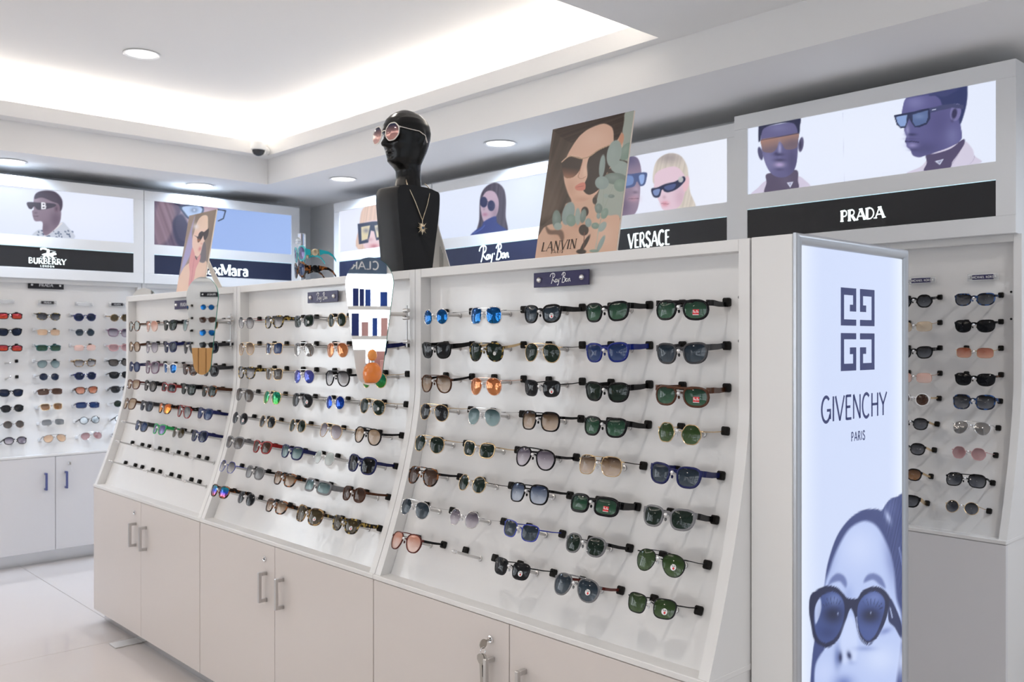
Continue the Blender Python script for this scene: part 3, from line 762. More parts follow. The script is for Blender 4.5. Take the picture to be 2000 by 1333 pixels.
ORD = ['first', 'second', 'third', 'fourth', 'fifth', 'sixth', 'seventh', 'eighth', 'ninth']
def setmat(o, i, m):
    o.material_slots[i].link = 'OBJECT'; o.material_slots[i].material = m
def sunglasses(spec, M, label=None, group=None, logo=False, jit=True, temples=True, name='sunglasses'):
    """spec: shape/frame/lens[/sticker w r m][/temple frame]"""
    p = spec.split('/'); k, fk, lk = p[:3]; st = p[3] if len(p) > 3 else ''; tk = p[4] if len(p) > 4 and p[4] else fk
    me, lens, tem, cx, a, b = glasses_meshes(k)
    if jit:
        M = M @ Matrix.Rotation(random.uniform(-.035, .035), 4, 'Z') @ Matrix.Rotation(random.uniform(-.03, .03), 4, 'Y') @ Matrix.Rotation(random.uniform(-.05, .05), 4, 'X')
    t = thing(name, label, 'sunglasses', M, group)
    fm = FRM[fk][0]; tm = FRM[tk][0]; lm = lens_mat(lk)
    o = link('frame_front', me, t); setmat(o, 0, fm)
    for i in (0, 1):
        o = link('lens', lens[i], t); setmat(o, 0, lm)
        if temples:
            q = link('temple', tem[i][0], t); setmat(q, 0, tm)
            if logo and i == 1 and tem[i][4] > .006:
                _, xe, y0, zh, th = tem[i]
                g_ = link('logo', logo_me, q); g_.location = (xe*.75+.0645*.25+.0024, .036, zh*.72+.002)
    if st:
        x = cx+.004; z = LZ-b*.28
        o = link('sticker', {'w': st_w, 'r': st_r, 'm': st_m}[st], t)
        o.matrix_local = Matrix.Translation((x, wrapy(x)-.0040, z)) @ Matrix.Rotation(math.atan(3.4*x), 4, 'Z')
    return t
def words(spec):
    p = spec.split('/'); return f"{LENS[p[2]][5]} {SHP[p[0]][8]} sunglasses with {FRM[p[1]][1]} frame"
def fill(M, cols, rows, table, where, group, logo=False, names=None):
    for r, row in enumerate(table):
        for c, spec in enumerate(row):
            if not spec: continue
            F = holder_frame(cols[c], rows[r])
            lab = f"{words(spec)}, {ORD[c]} peg, {ORD[r]} row, {where}"
            sunglasses(spec, M @ F @ Matrix.Translation((0, -ROD, 0)), lab, group, logo)

T3 = [
 ['rd/silver/bluem', 'nv/silver/bluem', 'wf/black/bgrey/w', 'wf/black/green', 'fl/black/green/r'],
 ['wf/black/dgrey', 'aa/torty/dgreen/m/gold', 'av/gold/dgreen//tort', 'wf/blue/blue', 'wf/dgreyf/bgrey'],
 ['aa/brown/browng//black', 'av/rose/copper', 'sm/blackm/dgrey/w', 'wf/black/dgreen', 'fl/brown/green/r'],
 ['av/gold/dgrey//', 'av/silver/tealg', 'na/black/browng', 'wf/black/green', 'hx/gold/lime'],
 ['av/gold/dgreen', 'sm/gold/dgreen', 'aa/black/violetg', 'nv/gold/browng//tort', 'wf/navy/bgrey'],
 ['aa/tort/brown//blackm', 'rd/gold/dgreen//tort', 'na/black/blueg', 'wr/black/green/r', 'wf/grey/dgreen//black'],
 ['av/silver/bgrey', 'hx/silver/violetg', 'sm/blueline/bgrey', 'pn/grey/dgreen//black', 'av/blackm/lime/w'],
 ['aa/dkred/pinkg//black', None, 'sm/blackm/dgrey/w', 'aa/grey/bgrey/w/dkred', 'sm/blackm/lime/w'],
]
T3[0][0] = 'rd/silver/bluem'
T3[3][0] = 'av/gold/dgrey'
T2 = [
 ['hx/gun/greyg//red', 'wf/torty/greyg', 'sm/gun/dgreen/m', 'rd/gold/dgreen', None],
 ['av/gold/browng', 'sq/gold/blue', 'av/silver/silverm//blackm', 'av/rose/copper', 'wf/navy/black'],
 ['wf/torty/greyg', 'sq/gold/taupe', 'av/silver/vblue', 'aa/black/greyg', 'av/gold/greenm'],
 ['av/gun/taupe', 'av/gold/greenm', 'av/gun/dgrey/w', 'rd/silver/dbluem', 'av/gold/dgreen/m'],
 ['rd/gun/dgrey/w', 'hx/gold/dgrey', 'rd/gold/dgreen', 'av/gold/violetg', 'aa/black/tan'],
 ['wf/grey/taupe', 'wf/red/brown', 'wf/navy/tealg', 'hx/silver/palegr', 'ov/navy/black'],
 ['hx/blueline/greyg', 'pn/grey/grey//black', 'wf/tort/browng', 'wr/grey/tealg', 'pn/brown/brown'],
 ['wf/tort/multi', 'rd/gun/dgrey//dgreyf', 'wf/tort/browng', 'ov/tortl/olive/w/torty', 'wf/torty/olive/w'],
]
T1 = [
 ['ra/tort/palegr//brown', 'av/rose/pinkg', 'wf/black/dgreen', 'av/gun/teal', 'sq/gold/olive'],
 ['ra/brown/tan', 'av/gun/violetg', 'wf/navy/navy', 'av/gun/dgrey', 'wf/dgreyf/navy'],
 ['ra/navy/blue', 'ov/violet/violetg', 'wf/white/bluem', 'wf/tort/brown', 'wf/dgreyf/dgrey'],
 ['ct/dkred/tan', 'hm/black/taupe', 'rc/red/black', 'wf/black/dgreen', 'wf/tort/dgreen//brown'],
 ['ov/brown/tan', 'wf/dgreyf/navy', 'wf/tort/orangem', 'aa/red/grey//black', 'wf/navy/blue'],
 [None, 'wf/dgreyf/blue', 'wf/green/violet', 'rd/gun/olive', 'wf/navy/navy'],
]
fill(GM[2], GCOL[2], GROWS, T3, 'nearest counter display', 'sunglasses on the nearest counter display', True)
fill(GM[1], GCOL[1], GROWS, T2, 'middle counter display', 'sunglasses on the middle counter display')
fill(GM[0], GCOL[0], GROWS, T1, 'farthest counter display', 'sunglasses on the farthest counter display')
TB = [
 ['wf/black/dgrey', 'rc/black/redm', 'ct/torty/blkg', 'hm/navy/navy', 'ra/tortl/olive'],
 ['av/gold/brown', 'wf/black/navy', 'rl/gold/peach', 'hx/gun/bgrey', 'ov/violet/violetg'],
 ['rc/black/dgrey', 'rc/black/redm', 'rc/teal/green', 'rl/rose/pink', 'ct/pinkf/rose'],
 ['rd/gold/dgreen', None, 'av/blackm/teal', 'wf/tortl/greyg', 'ct/black/taupe'],
 ['wf/tort/brown', None, 'rd/blackm/navy', 'hm/navy/navy', 'ct/black/dgrey'],
 ['wf/black/navy', 'wf/black/navy', 'rc/brown/brown', 'wf/tort/orange', 'wf/dgreyf/dgrey'],
 ['av/gun/dgrey', 'pn/black/dgrey', 'sm/gold/amber', 'rc/navy/blue', 'rd/gun/dgreen'],
 ['wf/black/dgrey', 'rd/tort/taupe', 'rl/silver/grey', 'ra/dgreyf/lblue', 'ra/black/clear'],
 ['ra/tort/brown', 'pn/black/violetg', 'av/blackm/peach', 'av/silver/rose', 'wf/navy/blueg'],
]
fill(BM[1], BCOL, WROWS, TB, 'back wall display', 'sunglasses on the back wall display')
TR = [
 ['ct/black/blkg', 'wf/tort/brown', 'av/gold/browng', 'hm/black/blkg', 'ct/tortb/blkg'],
 ['wf/black/dgrey', 'ra/black/dgrey', 'rl/gold/pink', 'rl/gold/champ', 'ct/black/black'],
 ['rl/gold/browng', 'ct/tort/brown', 'wf/navy/navy', 'wf/black/blkg', 'rl/gold/orange'],
 ['ct/black/dgrey', 'av/silver/grey', 'ct/black/blkg', 'rl/rose/pink', 'ct/black/black//brown'],
 ['wf/black/blkg', 'rd/gold/dgreen', 'ct/tort/brown', 'ra/white/brown//gold', 'ov/tortb/blkg'],
 ['av/gold/brown', 'wf/black/dgrey', 'hx/gold/greyg', 'pn/black/blkg//gold', 'av/silver/silverm'],
 ['ra/tort/brown', 'ct/black/dgrey', 'wf/brown/browng', 'pn/black/blkg//gold', 'hx/pinkf/rose'],
 ['wf/black/dgrey', 'av/gold/dgreen', 'ct/black/black', 'pn/black/amber//gold', 'na/black/blkg'],
 ['rd/gold/brown', 'wf/tort/brown', 'ra/black/dgrey', 'wf/black/blkg//gold', 'rd/gold/blkg'],
]
fill(WM[3], WC, WROWS, TR, 'right wall display', 'sunglasses on the right wall display')

# ------------------------------------------------------------------ lit signs above the wall units
def inM(M, p):
    return M.inverted() @ Vector(p)
def sign(name, label, M, W, y0, zo, stripmat, res, base, draw, letters, region, scale):
    t = thing(name, label, 'light box sign', M, 'lit signs above the wall displays')
    z = lambda v: v+zo
    b, d = .072, -.02
    depth = .30
    body = MB().box(.002, W-.002, y0+.02, y0+depth, z(1.86), z(2.52))
    body.build('housing', M_sign, t)
    f = MB()
    f.box(.001, W-.001, y0, y0+.02, z(2.452), z(2.52), c=.0015).box(b, W-b, y0, y0+.02, z(2.07), z(2.14)).box(.001, W-.001, y0, y0+.02, z(1.86), z(1.93), c=.0015)
    f.box(.001, b, y0, y0+.02, z(1.93), z(2.452)).box(W-b, W-.001, y0, y0+.02, z(1.93), z(2.452))
    f.build('frame', M_sign, t)
    o = M @ Vector((b, y0+.008, z(2.14))); U = (M @ Vector((W-b, y0+.008, z(2.14))))-o; V = (M @ Vector((b, y0+.008, z(2.452))))-o
    P = Paint(o, U, V, res[0], res[1], base, region, scale); draw(P)
    gq = P.c.mean(2, keepdims=True); kq = .30*np.clip((200-gq)/60, 0, 1); P.c = P.c*(1-kq)+gq*kq; P.build('picture', M_backlit, t)
    s = MB().box(b, W-b, y0+.003, y0+.018, z(1.932), z(2.068)).build('name_strip', stripmat, t)
    MB().box(b, W-b, y0+.002, y0+.016, z(2.068), z(2.070)).build('glowing_edge', M_edge_glow, t)
    lm = MB(); letters(lm, M, y0); 
    if lm.v: lm.build('lettering', M_litletter, s, fix=False)
    return t
def center(M, px, py, y):
    """pixel -> local x,z on the sign plane (local y)"""
    Mi = M.inverted(); o = Mi @ Vector((0, 0, HC)); d = Mi.to_3x3() @ ray(px, py)
    return o+d*((y-o.y)/d.y)

def d_prada(p):
    p.ell(1000, 500, 900, 500, (234, 240, 254), .5)
    p.line([(745, 320), (756, 870)], 2, (206, 212, 236), .8, smooth=False)
    # man seen from the front
    p.poly([(40, 970), (85, 905), (150, 850), (270, 830), (390, 815), (450, 850), (490, 900), (400, 920)], (206, 198, 220), 6)
    p.poly([(150, 800), (270, 790), (385, 770), (394, 850), (392, 915), (260, 930), (134, 950), (148, 870)], (84, 72, 108), 5)
    p.ell(300, 850, 60, 60, (104, 92, 130), .4)
    p.ell(418, 570, 20, 58, (84, 80, 126), 1, 5, 8); p.ell(414, 575, 9, 35, (52, 48, 88), .8, 6)
    p.ell(100, 640, 18, 52, (74, 72, 122), 1, 5, -12)
    f = p.poly([(106, 480), (130, 440), (250, 410), (380, 400), (398, 480), (394, 600), (382, 720), (350, 790), (290, 826), (215, 818), (165, 770), (130, 690), (110, 600)], (92, 88, 148), 5)
    p.ell(160, 700, 60, 120, (128, 126, 188), .5, clip=f); p.ell(350, 700, 50, 120, (58, 54, 104), .5, clip=f); p.ell(240, 440, 90, 40, (120, 120, 184), .5, clip=f)
    p.poly([(86, 545), (86, 440), (100, 405), (250, 370), (405, 355), (409, 430), (406, 480), (396, 490), (384, 440), (350, 402), (250, 405), (135, 440), (108, 490), (101, 535)], (38, 42, 84), 7)
    g_ = p.poly([(105, 535), (170, 518), (235, 510), (310, 500), (397, 480), (394, 540), (380, 597), (300, 608), (270, 565), (248, 550), (228, 598), (190, 633), (125, 626), (112, 590)], (120, 96, 112), 4)
    p.grad(250, 590, 230, 505, (196, 130, 100), .8, g_); p.line([(105, 536), (235, 512), (397, 482)], 7, (78, 66, 92)); p.ell(350, 560, 60, 40, (104, 84, 104), .5, clip=g_)
    p.ell(252, 600, 14, 52, (160, 160, 214), .8); p.ell(245, 648, 42, 13, (56, 54, 104), .9); p.ell(222, 640, 14, 12, (58, 54, 106), .7)
    p.ell(252, 692, 46, 13, (62, 58, 108), .95); p.ell(250, 728, 44, 22, (178, 158, 206), .95); p.ell(250, 765, 40, 12, (66, 62, 116), .6)
    p.poly([(308, 868), (357, 861), (334, 906)], (226, 232, 250), 4, smooth=False); p.poly([(318, 872), (347, 868), (334, 894)], (110, 104, 150), 4, .6, False)
    # man seen from three quarters
    p.poly([(1250, 795), (1350, 745), (1400, 690), (1420, 640), (1560, 570), (1690, 548), (1722, 560), (1760, 610), (1776, 660), (1825, 712), (1600, 748)], (208, 202, 222), 6)
    p.line([(1740, 720), (1765, 690), (1776, 655)], 5, (170, 160, 190), .7); p.line([(1692, 560), (1650, 640), (1600, 720)], 8, (176, 168, 196), .7)
    p.poly([(1395, 650), (1470, 640), (1590, 600), (1685, 528), (1694, 565), (1640, 650), (1600, 705), (1580, 752), (1480, 765), (1378, 778), (1400, 715)], (78, 66, 114), 5)
    p.line([(1400, 640), (1520, 610), (1680, 540)], 6, (58, 50, 92), .6)
    f = p.poly([(1205, 335), (1212, 280), (1235, 212), (1300, 180), (1450, 160), (1560, 240), (1650, 300), (1665, 420), (1672, 525), (1590, 585), (1470, 630), (1392, 655), (1340, 670), (1292, 655), (1272, 612), (1246, 590), (1240, 565), (1230, 545), (1240, 505), (1224, 460), (1228, 420), (1213, 380)], (86, 84, 156), 5)
    p.ell(1310, 240, 90, 60, (128, 128, 200), .6, clip=f); p.ell(1500, 400, 120, 160, (72, 68, 136), .6, clip=f); p.ell(1380, 600, 140, 60, (60, 58, 120), .6, clip=f); p.ell(1600, 500, 60, 90, (120, 122, 190), .5, clip=f)
    p.poly([(1420, 182), (1560, 100), (1700, 90), (1719, 150), (1712, 250), (1690, 340), (1668, 402), (1655, 400), (1652, 330), (1660, 262), (1600, 255), (1530, 270), (1505, 220), (1470, 190)], (40, 52, 116), 8)
    p.poly([(1240, 212), (1420, 160), (1700, 90), (1560, 190), (1470, 188), (1380, 186)], (60, 66, 130), 14, .7)
    p.ell(1625, 320, 42, 68, (112, 108, 178), 1, 6, 12); p.ell(1616, 328, 20, 40, (44, 42, 88), .9, 10, 12); p.ell(1600, 385, 14, 14, (60, 56, 108), .6)
    p.poly([(1143, 342), (1270, 318), (1415, 284), (1432, 300), (1426, 370), (1400, 412), (1345, 434), (1308, 436), (1288, 410), (1262, 368), (1250, 400), (1235, 442), (1195, 442), (1165, 415)], (34, 44, 92), 3, smooth=False)
    p.poly([(1288, 338), (1350, 318), (1412, 302), (1408, 360), (1395, 398), (1340, 420), (1310, 424), (1292, 395)], (76, 102, 166), 3, smooth=False); p.ell(1340, 350, 50, 25, (112, 140, 200), .6)
    p.poly([(1160, 356), (1200, 346), (1246, 340), (1240, 400), (1230, 426), (1195, 430), (1172, 400)], (130, 160, 218), 3, smooth=False)
    p.poly([(1422, 285), (1520, 262), (1600, 250), (1690, 262), (1686, 292), (1600, 282), (1500, 304), (1426, 324)], (62, 68, 122), 3, smooth=False); p.line([(1442, 298), (1472, 294)], 5, (220, 228, 250), .9, smooth=False)
    p.ell(1250, 465, 16, 48, (156, 156, 210), .8); p.ell(1285, 492, 40, 12, (46, 46, 104), .9); p.ell(1240, 480, 14, 18, (100, 98, 170), .6)
    p.line([(1232, 548), (1280, 545), (1335, 552)], 10, (46, 44, 102), .9); p.ell(1288, 576, 46, 20, (140, 132, 200), .9); p.ell(1280, 525, 50, 10, (70, 66, 130), .6); p.ell(1300, 612, 40, 10, (62, 58, 120), .6)
    p.poly([(1464, 701), (1531, 684), (1503, 729)], (222, 230, 250), 4, smooth=False); p.poly([(1478, 703), (1520, 692), (1502, 720)], (96, 92, 140), 4, .6, False)
def l_prada(m, M, y0):
    c = center(M, 1683.5, 418.5, y0); text_mesh(m, 'PRADA', .0475, c.x, c.z, lambda q: (q[0], y0+.001, q[1]), .24, .11, .16, .10, .92)
def d_vers(p):
    p.grad(1300, 500, 1900, 350, (240, 244, 252), .6)
    f = p.poly([(1180, 420), (1250, 392), (1318, 396), (1342, 430), (1352, 490), (1346, 560), (1342, 640), (1325, 722), (1282, 758), (1150, 768), (1150, 550)], (146, 122, 152), 5)
    p.ell(1270, 410, 90, 60, (88, 82, 130), .9, clip=f); p.ell(1230, 690, 60, 90, (96, 76, 112), .8, clip=f); p.ell(1320, 610, 22, 40, (190, 166, 190), .7, clip=f)
    p.poly([(1200, 505), (1290, 500), (1380, 490), (1384, 525), (1372, 565), (1345, 574), (1325, 545), (1308, 575), (1258, 588), (1200, 590)], (64, 86, 150), 4); p.poly([(1215, 520), (1295, 512), (1300, 560), (1250, 575), (1215, 575)], (100, 134, 204), 4); p.poly([(1338, 512), (1370, 505), (1366, 552), (1348, 562)], (140, 170, 226), 4)
    p.ell(1315, 612, 20, 12, (98, 76, 110), .7); p.ell(1304, 652, 34, 22, (184, 134, 156), .9); p.line([(1275, 652), (1335, 650)], 5, (110, 76, 104), .7)
    h = p.poly([(1428, 560), (1426, 480), (1452, 412), (1520, 374), (1590, 388), (1630, 450), (1640, 520), (1650, 610), (1680, 708), (1560, 712), (1600, 600), (1500, 560)], (206, 196, 186), 6)
    p.hair(h, 12, .16, .05, 3)
    p.ell(1520, 400, 80, 40, (150, 136, 140), .7, clip=h)
    f = p.poly([(1430, 560), (1434, 505), (1480, 470), (1560, 455), (1610, 500), (1626, 560), (1614, 625), (1590, 690), (1540, 722), (1484, 718), (1470, 685), (1452, 652), (1446, 622), (1428, 605)], (222, 196, 210), 5)
    p.ell(1590, 640, 40, 70, (200, 164, 182), .7, clip=f); p.ell(1625, 560, 18, 48, (226, 186, 196), 1, 6, 10)
    p.poly([(1412, 592), (1450, 582), (1500, 560), (1560, 545), (1608, 514), (1620, 540), (1572, 590), (1520, 612), (1494, 608), (1478, 596), (1462, 640), (1426, 640)], (36, 44, 88), 4); p.poly([(1492, 578), (1560, 560), (1550, 590), (1512, 600)], (66, 84, 150), 4); p.poly([(1424, 602), (1465, 592), (1455, 628), (1432, 630)], (110, 136, 200), 4)
    p.ell(1592, 534, 16, 18, (196, 196, 196), .9, 6); p.ell(1492, 642, 12, 12, (190, 150, 170), .7); p.ell(1496, 682, 24, 18, (214, 138, 158), .95); p.line([(1474, 680), (1520, 684)], 4, (160, 90, 112), .7)
def l_vers(m, M, y0):
    c = center(M, 1266.5, 467.5, y0); text_mesh(m, 'VERSACE', .077, c.x, c.z, lambda q: (q[0], y0+.001, q[1]), .15, .09, 0, .07, .62)
def d_rb2(p):
    p.ell(300, 650, 700, 300, (232, 238, 252), .6)
    h = p.poly([(366, 660), (384, 602), (420, 566), (470, 554), (512, 590), (526, 660), (524, 760), (536, 852), (470, 860), (350, 872), (362, 780)], (74, 66, 92), 6); p.hair(h, 5, .2, .06, 5)
    f = p.poly([(378, 650), (410, 606), (455, 610), (480, 660), (476, 730), (446, 784), (402, 802), (382, 770), (370, 700)], (190, 164, 186), 5)
    p.ell(460, 740, 30, 60, (140, 112, 140), .6, clip=f)
    p.poly([(312, 880), (338, 845), (378, 818), (392, 790), (462, 758), (474, 800), (536, 852), (420, 870)], (34, 56, 152), 6); p.line([(330, 862), (370, 840), (395, 815)], 7, (60, 90, 196), .8)
    for q in ((390, 672), (436, 694)): p.ell(q[0], q[1], 23, 33, (36, 46, 104), 1, 4)
    p.line([(410, 668), (425, 672)], 4, (60, 60, 90), smooth=False); p.ell(398, 748, 17, 11, (176, 112, 146), .95); p.ell(392, 716, 8, 8, (150, 124, 150), .6)
def l_rb2(m, M, y0):
    c = center(M, 964, 496, y0); script_mesh(m, .118, c.x, c.z, lambda q: (q[0], y0+.001, q[1]), .20)
def d_rb1(p):
    p.ell(250, 600, 200, 120, (236, 240, 252), .5)
    h = p.poly([(320, 706), (326, 600), (338, 530), (370, 510), (430, 508), (470, 540), (480, 700)], (222, 190, 172), 5); p.hair(h, 8, .3, .05, 2)
    f = p.poly([(342, 590), (400, 575), (460, 570), (465, 640), (440, 700), (400, 730), (350, 700), (336, 640)], (232, 204, 208), 5)
    p.poly([(318, 592), (384, 581), (412, 580), (460, 566), (462, 652), (402, 666), (392, 625), (378, 622), (366, 676), (324, 684)], (32, 42, 80), 3, smooth=False)
    p.poly([(334, 606), (374, 599), (363, 660), (336, 668)], (222, 208, 168), 3, smooth=False); p.poly([(394, 600), (440, 588), (442, 644), (404, 654)], (216, 206, 176), 3, smooth=False)
    p.ell(356, 622, 14, 12, (110, 104, 120), .7); p.ell(412, 614, 14, 12, (110, 104, 120), .7); p.ell(375, 662, 14, 9, (204, 160, 170), .8); p.ell(392, 692, 20, 11, (206, 112, 124), .9)
def l_rb1(m, M, y0):
    pass
def d_burb(p):
    p.ell(450, 400, 500, 200, (236, 240, 254), .6)
    p.poly([(188, 556), (228, 512), (256, 524), (300, 528), (362, 468), (396, 490), (442, 562), (300, 575)], (200, 206, 220), 5)
    rng = random.Random(4)
    for _ in range(26): p.ell(rng.uniform(215, 430), rng.uniform(515, 560), 7, 4, (60, 84, 130), .8, 2, rng.uniform(0, 90))
    p.line([(262, 548), (300, 528), (366, 474)], 9, (226, 222, 226), .9)
    f = p.poly([(198, 352), (208, 312), (240, 296), (320, 310), (352, 360), (362, 420), (348, 480), (300, 530), (268, 546), (252, 520), (250, 466), (210, 462), (196, 440), (190, 402), (200, 392)], (140, 116, 140), 5)
    p.ell(330, 450, 40, 60, (98, 76, 104), .7, clip=f); p.ell(270, 500, 30, 40, (108, 86, 112), .6, clip=f); p.ell(215, 330, 22, 26, (170, 148, 172), .7, clip=f)
    p.poly([(204, 330), (214, 296), (262, 280), (326, 288), (366, 330), (369, 380), (356, 402), (346, 362), (310, 346), (250, 322)], (72, 58, 84), 6)
    p.ell(336, 386, 17, 25, (124, 96, 122), 1, 4, 10); p.ell(334, 388, 8, 14, (82, 58, 84), .8)
    p.poly([(161, 350), (225, 351), (322, 358), (324, 376), (262, 392), (222, 393), (203, 374), (186, 391), (168, 382)], (66, 56, 80), 3)
    p.line([(196, 432), (226, 432)], 4, (92, 66, 92), .8, smooth=False); p.ell(212, 412, 10, 6, (104, 80, 108), .7)
    for a in ([(249, 352), (247, 388)], [(248, 353), (266, 356), (266, 368), (250, 370)], [(250, 370), (270, 374), (268, 386), (248, 388)]): p.line(a, 7, (240, 240, 248), smooth=False)
def l_burb(m, M, y0):
    zf = lambda q: (q[0], y0+.001, q[1])
    c = center(M, 93, 510.5, y0); text_mesh(m, 'BURBERRY', .036, c.x, c.z, zf, .20, .09, .12, .12, .95)
    c = center(M, 92.5, 519.5, y0); text_mesh(m, 'LONDON', .0115, c.x, c.z-.003, zf, .2, .14, 0, .5)
    c = center(M, 95, 496, y0)
    def blob(pts):
        q = spline(pts, 4, True); n = len(q); m.add([zf((c.x+x*.0017, c.z+y*.0017)) for x, y in q], [tuple(range(n))])
    blob([(-24, -4), (-8, 2), (8, 3), (18, 8), (26, 4), (28, -2), (20, -4), (14, -8), (-4, -9), (-18, -8)])      # horse
    blob([(-16, -7), (-12, -7), (-18, -20), (-22, -20)]); blob([(8, -8), (13, -7), (22, -18), (18, -20)]); blob([(-6, -8), (-2, -8), (4, -20), (0, -20)])
    blob([(-6, 2), (2, 3), (4, 12), (0, 18), (-5, 16), (-7, 8)]); blob([(-28, 12), (-20, 17), (-6, 14), (-8, 21), (-22, 22), (-30, 18)])
    for a in ([(-30, 20), (26, 10)], [(-30, -13), (30, -13)]): ribbon(m, [(c.x+x*.0017, c.z+y*.0017) for x, y in a], .0018, zf)
def d_maxm(p):
    p.grad(1250, 400, 1700, 600, (168, 194, 244), .7)
    f = p.poly([(890, 330), (1230, 350), (1300, 370), (1240, 430), (1160, 470), (1140, 620), (890, 610)], (186, 158, 176), 6)
    p.poly([(890, 330), (1060, 340), (1070, 400), (1040, 470), (1060, 560), (1120, 615), (890, 612)], (104, 84, 116), 12)
    p.poly([(940, 345), (1000, 350), (1040, 420), (1000, 560), (930, 600), (910, 480)], (150, 116, 136), 20, .8); h = p.mask([(890, 330), (1060, 340), (1040, 470), (1100, 612), (890, 612)]); p.hair(h, -20, .12, .06, 8)
    p.poly([(1020, 470), (1070, 420), (1110, 470), (1140, 560), (1130, 612), (1050, 600)], (60, 60, 100), 14, .9); p.ell(1100, 420, 60, 40, (70, 70, 112), .5)
    p.poly([(1062, 372), (1120, 362), (1190, 366), (1208, 398), (1180, 438), (1120, 450), (1084, 415)], (60, 78, 122), 4); p.poly([(1078, 380), (1125, 371), (1184, 376), (1196, 398), (1172, 430), (1124, 440), (1094, 410)], (172, 194, 230), 5); p.ell(1150, 396, 22, 16, (74, 98, 150), .9); p.ell(1150, 396, 8, 8, (220, 230, 248), .8)
    p.line([(1290, 392), (1335, 400), (1322, 446), (1292, 460)], 7, (34, 44, 72), smooth=False); p.line([(1030, 352), (1066, 372)], 7, (44, 54, 84), smooth=False)
def l_maxm(m, M, y0):
    zf = lambda q: (q[0], y0+.001, q[1])
    c = center(M, 436, 527.5, y0); text_mesh(m, 'MaxMara', .079, c.x, c.z, zf, .22, .10, .13, .06, 1.0)

ZV = ((820, 180), 3.125); ZB = ((0, 280), 3.0303)
sign('light_box_sign', 'lit sign of two men in dark turtlenecks above the white cabinet at right edge', WM[3], 1.236, -.04, 0, M_strip, (340, 110), (226, 233, 251), d_prada, l_prada, (1460, 140), 4.0)
sign('light_box_sign', 'lit sign showing a blonde woman in sunglasses beside a man', WM[2], 1.17, .025, -.012, M_strip, (300, 90), (228, 232, 248), d_vers, l_vers, *ZV)
sign('light_box_sign', 'lit sign with long-haired woman in blue turtleneck above navy name strip', WM[1], 1.208, .025, -.012, M_stripn, (260, 80), (214, 224, 248), d_rb2, l_rb2, *ZV)
sign('light_box_sign', 'lit sign of a woman in large square glasses behind the black bust', WM[0], 1.208, .025, -.012, M_stripn, (240, 80), (226, 230, 248), d_rb1, l_rb1, (560, 180), 2.298)
sign('light_box_sign', 'lit sign of a man in profile wearing wide sunglasses at left edge', BM[1], 1.246, -.04, 0, M_strip, (280, 90), (224, 231, 252), d_burb, l_burb, *ZB)
sign('light_box_sign', 'lit sign with blue ground and close-up of eyeglasses behind small card', BM[2], 1.243, -.04, 0, M_stripn, (260, 80), (150, 178, 236), d_maxm, l_maxm, *ZB)
sign('light_box_sign', 'plain lit sign on the back wall outside the left edge', BM[0], 1.251, -.04, 0, M_strip, (4, 4), (226, 230, 249), lambda p: None, lambda m, M, y: None, *ZB)

# ------------------------------------------------------------------ end post and tall portrait light box
MB().box(1.822, 2.40, 1.034, 1.138, 0, 1.686, c=.0015).build('end_post', M_white)
tag(bpy.data.objects['end_post'], 'plain white end post between nearest counter display and tall light box', 'post')
t = thing('tall_light_box', 'tall silver-framed light box with portrait poster at end of counter', 'light box', Matrix.Translation((1.822, 1.033, 0)))
LW, LB, LT = .570, .10, 1.688
def bevbar(p0, p1, w, ax):
    """rounded snap-frame bar"""
    mb = MB(); prof = [(0, 0), (0, -.006), (.004, -.0105), (.010, -.0125), (.018, -.011), (.024, -.006), (.0255, -.003), (.0255, 0)]
    n = len(prof)
    rows = []
    for (p, sgn) in ((p0, 1), (p1, -1)):
        r = []
        for q, y in prof:
            if ax == 'z': r.append((p[0]+q*w, y, p[1]+q*sgn))
            else: r.append((p[0]+q*sgn, y, p[1]+q*w))
        rows.append(r)
    mb.grid(rows, closed=True); return mb
bevbar((0, LB), (0, LT), 1, 'z').build('frame_bar', M_frame, t, 50); bevbar((LW, LB), (LW, LT), -1, 'z').build('frame_bar', M_frame, t, 50)
bevbar((0, LT), (LW, LT), -1, 'x').build('frame_bar', M_frame, t, 50); bevbar((0, LB), (LW, LB), 1, 'x').build('frame_bar', M_frame, t, 50)
o = t.matrix_world @ Vector((.024, -.003, LB+.024)); U = Vector((LW-.048, 0, 0)); V = Vector((0, 0, LT-LB-.048))
p = Paint(o, U, V, 150, 420, (206, 218, 247), (1440, 880), 2.9417)
